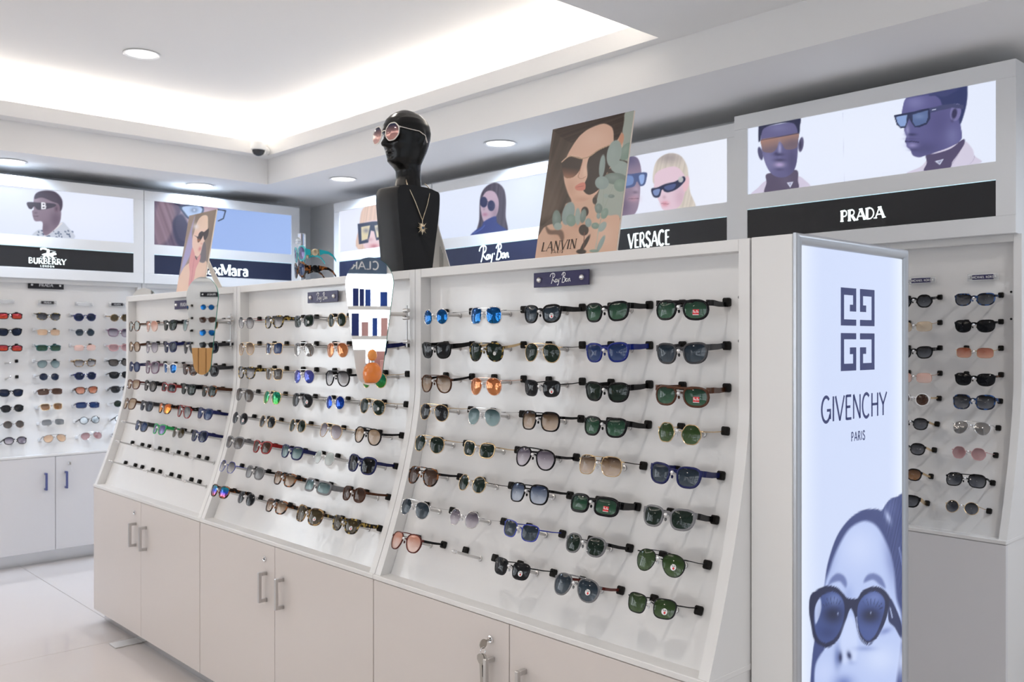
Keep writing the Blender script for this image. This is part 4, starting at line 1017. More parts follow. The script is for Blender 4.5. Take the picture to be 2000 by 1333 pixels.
def d_giv(p):
    X = (p.P[..., 0]-p.o.x)/p.U.x
    p.mix(np.clip(1-X/.20, 0, 1)**1.5*.75, (240, 247, 255)); p.mix(np.clip(1-(1-X)/.16, 0, 1)**1.5*.75, (240, 247, 255))  # brighter sides: edge-light glow of the box put into the print colour
    h = p.poly([(420, 1333), (440, 1120), (480, 900), (500, 780), (520, 650), (570, 500), (640, 400), (720, 345), (800, 338), (830, 345), (868, 292), (910, 270), (990, 285), (1000, 800), (990, 1340), (700, 1500), (420, 1500)], (60, 72, 124), 7)
    p.ell(880, 330, 40, 60, (84, 96, 150), .7, clip=h); p.ell(866, 385, 16, 42, (190, 202, 238), .8, rot=-20, clip=h); p.hair(p.mask([(830, 345), (870, 290), (990, 280), (990, 900), (900, 700), (860, 480)], 8), 12, .35, .07, 4)
    p.line([(930, 560), (955, 700), (962, 860)], 10, (150, 164, 214), .5)
    f = p.poly([(500, 800), (530, 690), (570, 580), (630, 470), (690, 420), (750, 408), (812, 450), (870, 570), (900, 700), (915, 850), (945, 960), (940, 1140), (915, 1333), (900, 1500), (470, 1500), (440, 1333), (450, 1230), (480, 1170), (500, 1130), (520, 1000)], (182, 198, 240), 18)
    p.ell(700, 560, 120, 140, (206, 218, 250), .7, clip=f); p.ell(520, 640, 40, 120, (110, 126, 182), .5, rot=15, clip=f); p.ell(890, 640, 40, 160, (104, 118, 176), .6, rot=-10, clip=f); p.ell(820, 1200, 110, 90, (210, 222, 250), .7, clip=f); p.ell(500, 1280, 70, 90, (200, 212, 248), .6, clip=f)
    p.poly([(523, 775), (540, 735), (575, 708), (612, 722), (630, 760), (622, 790), (590, 755), (550, 762)], (98, 112, 166), 14, .9); p.poly([(728, 760), (745, 720), (785, 708), (830, 735), (852, 792), (820, 775), (780, 745)], (98, 112, 166), 14, .9)
    p.ell(640, 830, 30, 60, (150, 168, 220), .6)
    p.poly([(420, 838), (455, 805), (510, 780), (570, 788), (610, 825), (635, 850), (690, 850), (720, 808), (785, 783), (840, 800), (880, 855), (872, 900), (850, 985), (805, 1075), (755, 1120), (712, 1095), (690, 1040), (675, 960), (655, 912), (640, 930), (622, 985), (585, 1080), (530, 1132), (480, 1128), (440, 1085), (425, 1010), (412, 920)], (28, 36, 72), 5)
    L1 = p.poly([(446, 905), (480, 842), (540, 812), (592, 838), (616, 900), (604, 1000), (565, 1075), (512, 1108), (466, 1082), (442, 1005)], (60, 78, 136), 5); L2 = p.poly([(696, 885), (735, 832), (795, 812), (846, 860), (838, 950), (795, 1058), (748, 1096), (706, 1045), (690, 960)], (68, 86, 146), 5)
    p.poly([(446, 905), (475, 850), (482, 920), (450, 1000)], (196, 210, 246), 8, .9, clip=L1); p.ell(560, 860, 45, 40, (130, 148, 202), .7, clip=L1); p.ell(790, 850, 60, 40, (120, 138, 196), .7, clip=L2); p.ell(550, 945, 58, 55, (22, 30, 64), .95, clip=L1); p.ell(765, 950, 60, 48, (20, 28, 60), .95, clip=L2); p.ell(520, 1050, 60, 40, (40, 54, 104), .6, clip=L1); p.ell(578, 940, 4, 8, (200, 214, 250), .9); p.ell(767, 935, 4, 8, (200, 214, 250), .8)
    for i in range(7):
        a = -2.6+.28*i; p.line([(550+50*math.cos(a), 925+45*math.sin(a)), (550+78*math.cos(a), 920+75*math.sin(a))], 3, (24, 32, 66), .7, smooth=False); a = -2.2+.3*i; p.line([(770+50*math.cos(a), 930+40*math.sin(a)), (770+80*math.cos(a), 925+72*math.sin(a))], 3, (24, 32, 66), .7, smooth=False)
    p.line([(685, 960), (700, 1060), (745, 1112), (800, 1090)], 5, (190, 204, 244), .8); p.poly([(875, 862), (892, 868), (940, 985), (945, 1085), (905, 1020), (868, 975)], (38, 48, 90), 4); p.line([(878, 905), (890, 960)], 7, (190, 204, 240), .8)
    p.poly([(620, 990), (660, 960), (690, 1060), (685, 1190), (660, 1230), (600, 1215), (590, 1100)], (206, 218, 250), 20, .7); p.ell(575, 1190, 20, 70, (96, 114, 172), .8); p.ell(592, 1192, 12, 32, (22, 32, 74), .95); p.ell(643, 1180, 13, 24, (22, 32, 74), .95, rot=-15); p.ell(655, 1222, 26, 14, (140, 158, 212), .6)
    p.ell(612, 1335, 58, 42, (112, 130, 190), .9); p.ell(850, 1040, 40, 18, (110, 126, 186), .7, rot=-20); p.ell(735, 1140, 60, 16, (120, 138, 196), .6)
    p.ell(945, 1210, 26, 100, (204, 216, 248), .9, rot=6); p.ell(955, 1090, 18, 26, (210, 220, 250), .9)
    p.poly([(425, 1340), (440, 1130), (470, 1120), (500, 1140), (470, 1180), (445, 1240), (440, 1340)], (58, 72, 126), 8)
d_giv(p)
poster = p.build('poster', M_backlit, t)
mi = t.matrix_world.inverted()
def gl(px, py):
    q = mi @ atY(px, py, 1.033-.0035); return (q.x, q.z)
zf = lambda q: (q[0], -.0038, q[1])
m = MB()
a, b = gl(1440+585/2.897, 440+352/2.897), gl(1440+776/2.897, 440+818/2.897)
gw, gh = (b[0]-a[0]), (a[1]-b[1]); gcx, gcy = (a[0]+b[0])/2, (a[1]+b[1])/2
gapx, gapy = gw*.055, gh*.045
def gpath(sx, sy):
    hw, hh = gw/2-gapx, gh/2-gapy; w = .21*hw; v = .165*hh
    def R(x0, x1, y0, y1):
        P = [(gcx+sx*(gapx+x), gcy+sy*(gapy+y)) for x, y in ((x0, y0), (x1, y0), (x1, y1), (x0, y1))]
        m.add([zf(q) for q in P], [(0, 1, 2, 3)])
    # x from the centre outwards, y from the centre outwards
    R(0, hw, 0, v); R(hw-w, hw, v, hh); R(0, hw-w, hh-v*1.15, hh); R(0, w, hh*.38, hh-v*1.15); R(w, w*2, hh*.38, hh*.56)
for sx in (-1, 1):
    for sy in (-1, 1): gpath(sx, sy)
m.build('emblem', M_ink, poster, fix=False)
m = MB(); c0 = gl(1671, 794.5); text_mesh(m, 'GIVENCHY', .058, c0[0], c0[1], zf, .13, .11, 0, .085, .92); c0 = gl(1676, 852); text_mesh(m, 'PARIS', .0215, c0[0], c0[1], zf, .17, .14, 0, .2, .8)
m.build('lettering', M_ink, poster, fix=False)

# ------------------------------------------------------------------ small plaques with brand lettering on the panels
M_plq = pbr('plaque_navy', L3((44, 38, 84))[:3], .3); M_plk = pbr('plaque_black', (.012, .012, .016), .3); M_clr = pbr('acrylic', (.9, .92, .94), .08, 0, .5, alpha=.35)
M_lw = pbr('white_ink', (.85, .85, .87), .5)
screw_me = MB().lathe([(0, -.012), (.0055, -.011), (.0085, -.007), (.0085, 0)], 16, axis='y').mesh('screw', [M_chrome], 50)
def plaque(unit, x, z, w, h, mat, txt, hold=False, th=None, y=None):
    y0 = PD-.018
    o = MB().box(x-w/2, x+w/2, y0, y0+.004, z-h/2, z+h/2, c=.0006).build('brand_plaque', M_clr if hold else mat, unit)
    for s in (-1, 1):
        q = link('screw', screw_me, o); q.location = (x+s*(w/2-(.010 if hold else .024)), y0+.0035 if not hold else y0+.002, z); q.scale = (.6, 1.2, .6) if hold else (1, 1, 1)
        MB().tube([(x+s*(w/2-(.010 if hold else .024)), y0+.003, z), (x+s*(w/2-(.010 if hold else .024)), PD, z)], .004, 8).build('standoff', M_chrome, o)
    if hold and txt:
        MB().box(x-w*.34, x+w*.34, y0-.0008, y0, z-h*.36, z+h*.36).build('insert', mat, o)
    m = MB(); zf = lambda q: (q[0], y0-.0014, q[1])
    if txt == 'script': script_mesh(m, h*.8, x, z, zf, .2)
    elif txt: text_mesh(m, txt, th or h*.38, x, z, zf, .2, .12, .12 if txt == 'PRADA' else 0, .14)
    if m.v: m.build('lettering', M_lw, o, fix=False)
    return o
plaque(G[2], 2.393-1.757, 1.624, .212, .042, M_plq, 'script'); plaque(G[1], 3.647-3.0, 1.617, .212, .042, M_plq, 'script'); plaque(G[0], 4.902-4.235, 1.624, .212, .042, M_plq, 'PRADA')
q = center(BM[1], 90, 557.5, PD-.018); plaque(B_units[1], q.x, q.z, .222, .05, M_plk, 'PRADA')
for px, py, tx in ((93, 591.5, 'PRADA'), (164, 594, ''), (9, 589, ''), (229, 595, 'PRADA')):
    q = center(BM[1], px, py, PD-.018); plaque(B_units[1], q.x, q.z, .115, .026, M_plk, tx, True)
for px, py in ((1799, 548), (1919.5, 541.5)):
    q = center(WM[3], px, py, PD-.018); plaque(R_units[3], q.x, q.z, .115, .026, M_plq, 'MICHAEL KORS', True, .0085)
hole_me = MB().lathe([(0, -.0008), (.0045, -.0008), (.0045, 0)], 12, axis='y').mesh('screw_hole', [M_dark])
for z in (1.553, 1.45):
    o = link('screw_hole', hole_me, G[2]); o.location = (2.393-1.192, PD, z)
for py in (570.5, 623.5):
    q = center(WM[3], 1975, py, PD); o = link('screw_hole', hole_me, R_units[3]); o.location = (q.x, PD, q.z)

# ------------------------------------------------------------------ portrait cards standing on the counter
M_cardw = pbr('card_white', (.80, .77, .73), .5); M_cardedge = pbr('card_cream', (.78, .68, .58), .5)
ZTOP = 1.6852
def card(name, label, Ya, Yb, Xb, Xt, zt, res, base, region, scale, draw, edge):
    """card leaning back from (Xb, z top of counter) to (Xt, zt); Ya is the left edge as seen, Yb the right"""
    up = Vector((Xt-Xb, 0, zt-ZTOP)); h = up.length; up.normalize(); w = Ya-Yb
    xa = Vector((0, -1, 0)); ya = up.cross(xa)*1.0
    if ya.x < 0: ya = -ya
    t = thing(name, label, 'card', frame_mat((Xb, Ya, ZTOP), xa, ya, up), 'portrait cards on the counter')
    MB().box(0, w, .0008, .006, 0, h).build('board', edge, t)
    P = Paint(t.matrix_world @ Vector((.0, 0.0004, 0)), xa*w, up*h, res[0], res[1], base, region, scale); draw(P)
    pr = P.build('print', M_card, t)
    # easel strut behind
    yb = -(up.x)*h*.62/ max(.001, up.z)
    foot = Vector((Xb+.16, Ya-w/2, ZTOP+.001)); top = Vector((Xb, Ya-w/2, ZTOP))+up*h*.62+ya*.007
    inv = t.matrix_world.inverted(); m = MB()
    A = [inv @ (foot+Vector((0, .03, 0))), inv @ (foot-Vector((0, .03, 0))), inv @ (top-Vector((0, .012, 0))), inv @ (top+Vector((0, .012, 0)))]
    off = inv.to_3x3() @ Vector((.003, 0, 0))
    m.add(A+[v+off for v in A], [(0, 1, 2, 3), (7, 6, 5, 4), (0, 4, 5, 1), (1, 5, 6, 2), (2, 6, 7, 3), (3, 7, 4, 0)]); m.build('strut', M_cardw, t)
    return t, pr
def d_lanv(p):
    p.poly([(575, 70), (720, 30), (560, 940), (450, 960), (330, 900), (380, 700), (520, 500), (560, 350)], (160, 168, 158), 6, smooth=False)
    p.poly([(-170, 1270), (-100, 1060), (-40, 1000), (80, 960), (120, 800), (330, 760), (345, 880), (450, 920), (545, 945), (500, 1270)], (208, 170, 146), 8)
    p.ell(60, 1080, 120, 60, (190, 148, 124), .6); p.ell(200, 980, 90, 70, (186, 140, 116), .6); p.ell(420, 1080, 70, 80, (218, 184, 162), .6)
    f = p.poly([(100, 490), (122, 420), (180, 320), (250, 240), (400, 175), (500, 190), (565, 260), (555, 400), (450, 560), (390, 680), (350, 750), (280, 795), (210, 822), (150, 792), (112, 710), (88, 610)], (218, 178, 154), 7)
    p.ell(330, 290, 120, 80, (228, 192, 170), .7, clip=f); p.ell(150, 700, 50, 80, (198, 154, 130), .6, clip=f); p.ell(240, 790, 90, 30, (188, 142, 118), .6, clip=f)
    h = p.poly([(35, 220), (200, 160), (360, 150), (280, 215), (215, 270), (160, 350), (110, 430), (78, 490), (82, 600), (105, 720), (150, 805), (100, 830), (70, 900), (-10, 940), (-110, 1000), (-60, 700), (-10, 400)], (66, 52, 42), 10); p.hair(h, 20, .08, .04, 3)
    p.grad(100, 600, -60, 700, (120, 104, 92), .6, p.mask([(35, 220), (120, 300), (60, 500), (60, 800), (-40, 950), (-200, 900), (-60, 400)], 60))
    h = p.poly([(30, 250), (40, 220), (300, 130), (560, 70), (580, 110), (570, 200), (540, 280), (498, 325), (492, 240), (470, 195), (400, 172), (300, 208), (225, 265), (150, 330)], (52, 36, 28), 8); p.hair(h, 70, .12, .05, 6)
    p.ell(556, 300, 20, 50, (200, 146, 118), 1, 6, 10)
    p.poly([(-60, 1000), (-20, 1040), (70, 1040), (90, 1100), (70, 1130), (40, 1080), (-40, 1070)], (80, 58, 46), 14, .7)
    g_ = p.poly([(75, 482), (140, 442), (226, 450), (240, 478), (215, 555), (165, 608), (105, 614), (80, 565)], (52, 38, 32), 4); p.grad(150, 530, 140, 615, (164, 112, 86), .9, g_)
    p.poly([(300, 440), (370, 392), (455, 352), (520, 380), (490, 480), (440, 570), (390, 690), (300, 752), (246, 715), (258, 660), (280, 600), (276, 520)], (42, 30, 25), 5)
    p.line([(72, 486), (140, 438), (235, 458), (300, 438), (370, 388), (455, 350)], 9, (184, 150, 122)); p.line([(72, 483), (140, 433), (235, 452)], 3, (232, 206, 184))
    p.line([(238, 490), (212, 580), (206, 608), (232, 622), (268, 604)], 6, (172, 122, 98), .8); p.ell(262, 560, 20, 50, (234, 200, 178), .7); p.poly([(180, 686), (228, 655), (262, 658), (258, 712), (196, 716)], (206, 130, 114), 5); p.line([(184, 690), (255, 682)], 3, (150, 82, 72), .8)
    dk = (46, 36, 30); gs = [(138, 154, 150), (124, 146, 132), (150, 164, 158), (112, 128, 120)]
    p.line([(375, 1010), (345, 1200)], 6, (170, 178, 164)); p.line([(140, 920), (260, 960), (375, 1015)], 6, (176, 184, 172)); p.line([(415, 700), (400, 900), (375, 1010)], 5, (150, 160, 146)); p.line([(490, 680), (400, 900)], 4, (150, 160, 146))
    for (x, y, a, b, r) in ((420, 470, 14, 80, 8), (470, 560, 70, 18, 15), (540, 480, 85, 18, 12), (410, 640, 18, 50, -10), (250, 1040, 40, 45, 0), (260, 890, 30, 40, 0), (260, 1150, 16, 80, 30), (230, 1215, 40, 20, 0), (340, 800, 18, 30, 0)): p.ell(x, y, a, b, dk, .95, 6, r)
    p.line([(255, 1060), (250, 1200)], 8, (110, 70, 58), .8)
    for i, (x, y, a, b, r) in enumerate(((400, 520, 24, 95, 6), (596, 400, 45, 80, 30), (548, 530, 82, 55, 12), (512, 622, 98, 48, 4), (398, 655, 56, 54, 10), (548, 676, 52, 52, -20), (498, 418, 58, 112, 12), (30, 955, 36, 78, 0), (125, 905, 48, 96, 15), (148, 960, 40, 50, 0), (202, 930, 22, 68, 0), (246, 925, 24, 58, 10), (288, 980, 26, 36, 0), (345, 1005, 32, 26, 0), (402, 1013, 26, 46, 35), (372, 865, 30, 42, 0), (370, 925, 16, 24, 0), (420, 905, 28, 46, 20), (432, 762, 20, 16, 0), (475, 764, 26, 15, 0), (390, 1150, 18, 72, 25), (335, 1210, 38, 12, 0), (40, 1010, 32, 30, 0))):
        p.ell(x, y, a, b, gs[i % 4], 1, 5, r); p.ell(x-a*.2, y-b*.2, a*.6, b*.6, (164, 178, 172), .35, None, r)
t, pr = card('portrait_card', 'tall portrait card of a woman in sunglasses behind eucalyptus leaves', 1.848, 1.546, 1.832, 1.905, 2.066, (170, 220), (84, 70, 60), (1080, 200), 4.165, d_lanv, M_cardedge)
inv = t.matrix_world.inverted()
def onCard(px, py):
    o = inv @ Vector((0, 0, HC)); d = inv.to_3x3() @ ray(px, py); q = o+d*((-o.y)/d.y); return q
zc = lambda q: (q[0], -.0006, q[1])
M_brown = pbr('brown_ink', (.05, .03, .02), .5)
m = MB(); q = onCard(1091, 479.5); text_mesh(m, 'LANVIN', .027, q.x, q.z, zc, .17, .07, .10, .16, 1.0, 0, .10); q = onCard(1088, 492); text_mesh(m, 'PARIS', .0085, q.x, q.z, zc, .16, .12, 0, .55)
m.build('lettering', M_brown, pr, fix=False)
def d_mm(p):
    p.poly([(330, 150), (700, 100), (500, 800), (440, 820), (380, 700)], (140, 122, 108), 20, smooth=False)
    p.poly([(340, 210), (300, 430), (310, 640), (170, 930), (150, 930), (250, 500)], (170, 164, 206), 16)  # bluish glare on the card, put into its print colour
    p.poly([(90, 1220), (165, 935), (260, 830), (380, 800), (490, 812), (470, 1000), (420, 1230)], (234, 202, 180), 8)
    p.poly([(365, 300), (400, 240), (450, 205), (500, 215), (508, 300), (500, 400), (440, 470), (330, 470), (340, 380)], (240, 212, 192), 8)
    p.poly([(325, 440), (420, 390), (500, 400), (470, 520), (440, 590), (420, 680), (380, 740), (340, 730), (310, 650), (302, 560)], (242, 210, 194), 6)
    p.poly([(450, 560), (480, 600), (475, 800), (400, 810), (410, 720)], (104, 96, 104), 10, .9)
    p.poly([(300, 630), (330, 690), (352, 775), (405, 715), (405, 780), (350, 900), (330, 1010), (265, 1200), (255, 1100), (270, 960), (262, 820)], (222, 156, 156), 6); p.line([(330, 760), (310, 900), (290, 1080)], 8, (196, 120, 126), .7); p.line([(345, 740), (360, 780)], 14, (70, 60, 64), .9)
    p.poly([(330, 468), (375, 482), (390, 440), (425, 412), (455, 422), (490, 396), (518, 378), (512, 450), (490, 505), (465, 530), (452, 505), (446, 470), (430, 500), (400, 545), (375, 556), (366, 500)], (52, 38, 42), 5); p.ell(388, 530, 22, 22, (200, 120, 70), .8)
    p.ell(425, 575, 14, 12, (214, 150, 140), .8); p.ell(402, 642, 20, 28, (216, 130, 130), .9, rot=20); p.ell(350, 350, 40, 40, (250, 246, 250), .8)
card('portrait_card', 'narrow-looking cream-edged card of a woman in a pink scarf, far counter', 4.318, 4.022, 1.840, 1.905, 2.062, (110, 150), (160, 140, 126), (330, 390), 6.66, d_mm, M_cardedge)
# tapered easel back of a card facing the other aisle
eb = MB().prism([(2.565, ZTOP), (2.80, ZTOP), (2.80, 1.965), (2.690, 1.965)], 2.12, 2.124, 'x')
eb = eb.build('easel_back', M_cardw); tag(eb, 'tapered white easel back of a card standing behind the black bust', 'card')
m = MB()
for k, (a, b) in enumerate(((2.635, 2.50), (2.627, 2.50), (2.619, 2.50))): m.box(2.1192, 2.12, a, a+.002, 1.72, 1.80-.012*k)
m.build('print_lines', pbr('grey_ink', (.35, .33, .31), .6), eb)

# ------------------------------------------------------------------ black mannequin bust
M_mann = bumpy('mannequin_black', (.008, .0076, .0072), .24, 120, .05, .001, spec=.4)
M_mannm = bumpy('mannequin_base', (.010, .010, .011), .45, 60, .06, .001, spec=.4)
BC = Vector((1.975, 2.632, ZTOP))
bust = thing('mannequin_bust', 'black mannequin head and bust wearing sunglasses and a sun pendant', 'mannequin', Matrix.Translation(BC) @ Matrix.Rotation(math.radians(4), 4, 'Z'))
prof = [(-.066, 0), (.066, 0), (.080, .12), (.093, .22), (.098, .275), (.094, .300), (.075, .306), (.045, .312), (0, .313), (-.045, .312), (-.075, .310), (-.096, .303), (-.106, .280), (-.103, .22), (-.088, .12)]
prof = [prof[0]]+spline(prof[1:], 3)
rows = []
for y, s, zc_ in ((-.058, 0, 0), (-.058, .97, 0), (-.055, .99, 0), (-.02, 1.02, 0), (.03, 1.02, 0), (.062, .96, 0), (.075, .84, 0), (.075, 0, 0)):
    rows.append([(x*s, y + (.010*max(0, .2-z)/.2), z if s else .15) for x, z in prof])
MB().grid(rows, closed=True).build('torso', M_mannm, bust, 35)
hd = MB()
ZT_ = [-.140, -.100, -.05, -.022, -.010, .000, .008, .02, .038, .055, .075, .10, .125, .15, .172, .190, .202, .209, .212]
FR = [.062, .046, .037, .039, .052, .068, .076, .080, .082, .085, .088, .087, .092, .088, .076, .057, .036, .018, .001]
BK = [.062, .056, .057, .058, .059, .060, .063, .069, .079, .088, .096, .104, .107, .103, .091, .070, .046, .024, .001]
WD = [.075, .054, .046, .045, .046, .047, .050, .055, .060, .064, .069, .073, .075, .073, .064, .049, .033, .017, .001]
def g1(x, c, s): return math.exp(-((x-c)/s)**2)
NT = 72
zz = []
for i in range(len(ZT_)-1):
    for j in range(4): zz.append(ZT_[i]+(ZT_[i+1]-ZT_[i])*j/4)
zz.append(ZT_[-1])
rows = []
for z in zz:
    f, b_, w_ = [float(np.interp(z, ZT_, A)) for A in (FR, BK, WD)]
    r_ = []
    for j in range(NT):
        th = -PI+2*PI*j/NT
        c, s = math.cos(th), math.sin(th)
        x = (f if c > 0 else b_)*math.copysign(abs(c)**.92, c); y = w_*math.copysign(abs(s)**.92, s)
        d = 0.0
        nose = np.interp(z, [.054, .060, .066, .074, .095, .112, .125], [0, .014, .029, .028, .014, .005, 0])
        d += nose*g1(th, 0, .13+.05*g1(z, .066, .012))
        d += .009*g1(z, .044, .005)*g1(th, 0, .24)+.010*g1(z, .032, .005)*g1(th, 0, .20)-.006*g1(z, .038, .0022)*g1(th, 0, .22)
        d += .009*g1(z, .010, .010)*g1(th, 0, .32)
        for sg in (-1, 1):
            d -= .012*g1(th, sg*.42, .17)*g1(z, .105, .013); d += .006*g1(th, sg*.42, .10)*g1(z, .103, .006); d += .004*g1(th, sg*.40, .22)*g1(z, .124, .008); d += .005*g1(th, sg*.70, .25)*g1(z, .078, .018)
            d += .015*g1(th, sg*1.78, .10)*g1(z, .098, .026)-.010*g1(th, sg*1.68, .06)*g1(z, .098, .015)
        l = math.hypot(x, y)+1e-6
        r_.append((x+d*x/l, y+d*y/l, z))
    rows.append(r_)
hd.grid(rows, closed=True)
HS = .93
HW = Matrix.Translation((BC.x-.004, BC.y+.012, 2.082)) @ Matrix.Rotation(math.radians(180), 4, 'Z') @ Matrix.Rotation(math.radians(2), 4, 'Y') @ Matrix.Scale(HS, 4)
hme = hd.mesh('head', [M_mann], 80); hme.transform(bust.matrix_world.inverted() @ HW); head = link('head', hme, bust)
# octagonal glasses on the face
FRM['octg'] = (pbr('white_gold_rim', (.80, .74, .68), .3, .3), 'pale gold'); LENS['octl'] = ((40, 44, 70), (214, 160, 150), .96, .9, .3, 'pink to blue gradient')
gm = Matrix.Translation((BC.x-.004, BC.y+.012, 2.082)) @ Matrix.Rotation(math.radians(180), 4, 'Z') @ Matrix.Translation((.0985, 0, .106)) @ Matrix.Rotation(PI/2, 4, 'Z') @ Matrix.Rotation(math.radians(-4), 4, 'X') @ Matrix.Scale(1.12, 4)
og = sunglasses('oc/octg/octl', gm, 'octagonal pale-rimmed sunglasses worn by the black mannequin head', None, False, False, False)
for sd in (-1, 1):
    MB().tube([(sd*.066, .008, .008), (sd*.069, .05, .008), (sd*.068, .088, .010), (sd*.066, .112, .002), (sd*.063, .125, -.018)], [.0013, .0013, .0013, .0022, .0022], 8).build('temple', FRM['octg'][0], og, 60)
# necklace
M_neck = pbr('necklace_gold', (.80, .68, .50), .25, .9)
nk = thing('necklace', 'fine gold chain with sun-shaped pendant on the black bust', 'necklace', bust.matrix_world.copy())
ch = spline([(.050, -.035, .335), (-.045, -.035, .335)], 2)
pth = spline([(-.040, -.030, .335), (-.052, -.052, .310), (-.030, -.062, .262), (-.004, -.063, .212), (.006, -.063, .196), (.014, -.063, .212), (.034, -.062, .262), (.050, -.052, .308), (.046, -.030, .333)], 10)
cm_ = MB().tube(pth, .0017, 6)
for i in range(0, len(pth)-1, 1):
    q = pth[i]; cm_.lathe([(0, -.0024), (.0022, 0), (0, .0024)], 6, 0, 'z', q)
cm_.build('chain', M_neck, nk, 60)
sp = MB()
for k in range(16):
    a = 2*PI*k/16; r1 = .026 if k % 2 == 0 else .019; w = .0030
    c, s = math.cos(a), math.sin(a)
    sp.add([(.006+.005*c-w*s, -.064, .166+.005*s+w*c), (.006+.005*c+w*s, -.064, .166+.005*s-w*c), (.006+r1*c, -.063, .166+r1*s), (.006+.008*c, -.067, .166+.008*s)], [(0, 1, 3), (1, 2, 3), (2, 0, 3), (0, 2, 1)])
sp.lathe([(.0085, -.062), (.0085, -.066), (.006, -.068), (.006, -.067), (0, -.067)], 20, 0, 'y', (.006, 0, .166)); sp.tube([(.006, -.064, .185), (.006, -.064, .196)], .0013, 6)
pd = sp.build('pendant', M_neck, nk, 40)
MB().lathe([(.0048, -.0675), (.0035, -.070), (0, -.071)], 14, 0, 'y', (.006, 0, .166)).build('gem', pbr('gem_blue', (.04, .10, .18), .05, .2), pd, 60)

# ------------------------------------------------------------------ teardrop mirrors on brackets
def teardrop(h1=.205, R=.086, r=.047, hb=-.212):
    c1, c2 = h1-R, hb+r; D = c1-c2; al = math.asin((R-r)/D); pts = []
    for i in range(25): a = -al+(PI+2*al)*i/24; pts.append((R*math.cos(a), c1+R*math.sin(a)))
    for i in range(17): a = PI+al+(PI-2*al)*i/16; pts.append((r*math.cos(a), c2+r*math.sin(a)))
    return pts
def tear_mirror(label, pos, ndir, arm_to, z_br):
    n = Vector((ndir[0], ndir[1], 0)).normalized(); y = -n; x = y.cross(Vector((0, 0, 1))).normalized()
    t = thing('teardrop_mirror', label, 'mirror', frame_mat(pos, x, y, (0, 0, 1)), 'teardrop mirrors on counter brackets')
    P = teardrop(); N = len(P)
    m = MB(); m.add([(a, 0, b) for a, b in P], [tuple(range(N))], 0); m.add([(a, .0012, b) for a, b in P]+[(a, .005, b) for a, b in P], [(i, (i+1) % N, N+(i+1) % N, N+i) for i in range(N)], 1)
    m.add([(a, 0, b) for a, b in P]+[(a, .0012, b) for a, b in P], [(i, (i+1) % N, N+(i+1) % N, N+i) for i in range(N)], 1); m.add([(a, .005, b) for a, b in P], [tuple(range(N))[::-1]], 2)
    m.build('mirror_glass', [M_mirror, M_gedge, M_greyp], t, fix=False)
    inv = t.matrix_world.inverted(); A = Vector(arm_to)
    m = MB(); m.tube([inv @ A, inv @ Vector((A.x-.02, A.y+.02, A.z)), (.0, .012, A.z-pos[2]), (0, .006, A.z-pos[2])], .0065, 10); m.lathe([(.016, .0055), (.016, .010), (.008, .014), (.006, .014)], 16, 0, 'y', (0, 0, A.z-pos[2])); m.build('arm', M_steel, t, 50)
    m = MB(); m.tube([inv @ Vector((A.x, A.y, z_br[0]-.018)), inv @ Vector((A.x, A.y, z_br[1]+.022))], .0035, 10); m.build('bracket_rod', M_steel, t, 50)
    for z in (z_br[0], A.z+.012, A.z-.012):
        m = MB(); q = inv @ Vector((A.x, A.y, z)); c = inv.to_3x3() @ Vector((0, -1, 0)); e = q-c*.017; g_ = q+c*.010; m.tube([e, g_], .0065, 10); m.build('clamp', M_steel, t, 50)
    return t
MIR1 = tear_mirror('large teardrop mirror mounted between middle and nearest counter displays', (1.700, 2.482, 1.518), (-.87, -.494), (1.80, 2.412, 1.538), (1.448, 1.545))
MIR2 = tear_mirror('smaller-looking teardrop mirror mounted on the farthest counter display', (1.700, 3.725, 1.518), (-.917, -.397), (1.80, 3.665, 1.538), (1.448, 1.545))
# teardrop mirror on the back wall, half hidden behind the counter
MIR3 = tear_mirror('teardrop mirror on the back wall peeping above the far counter display', (2.498, 6.39, 1.615), (-.62, -.785), (2.535, 6.50, 1.63), (1.55, 1.66))

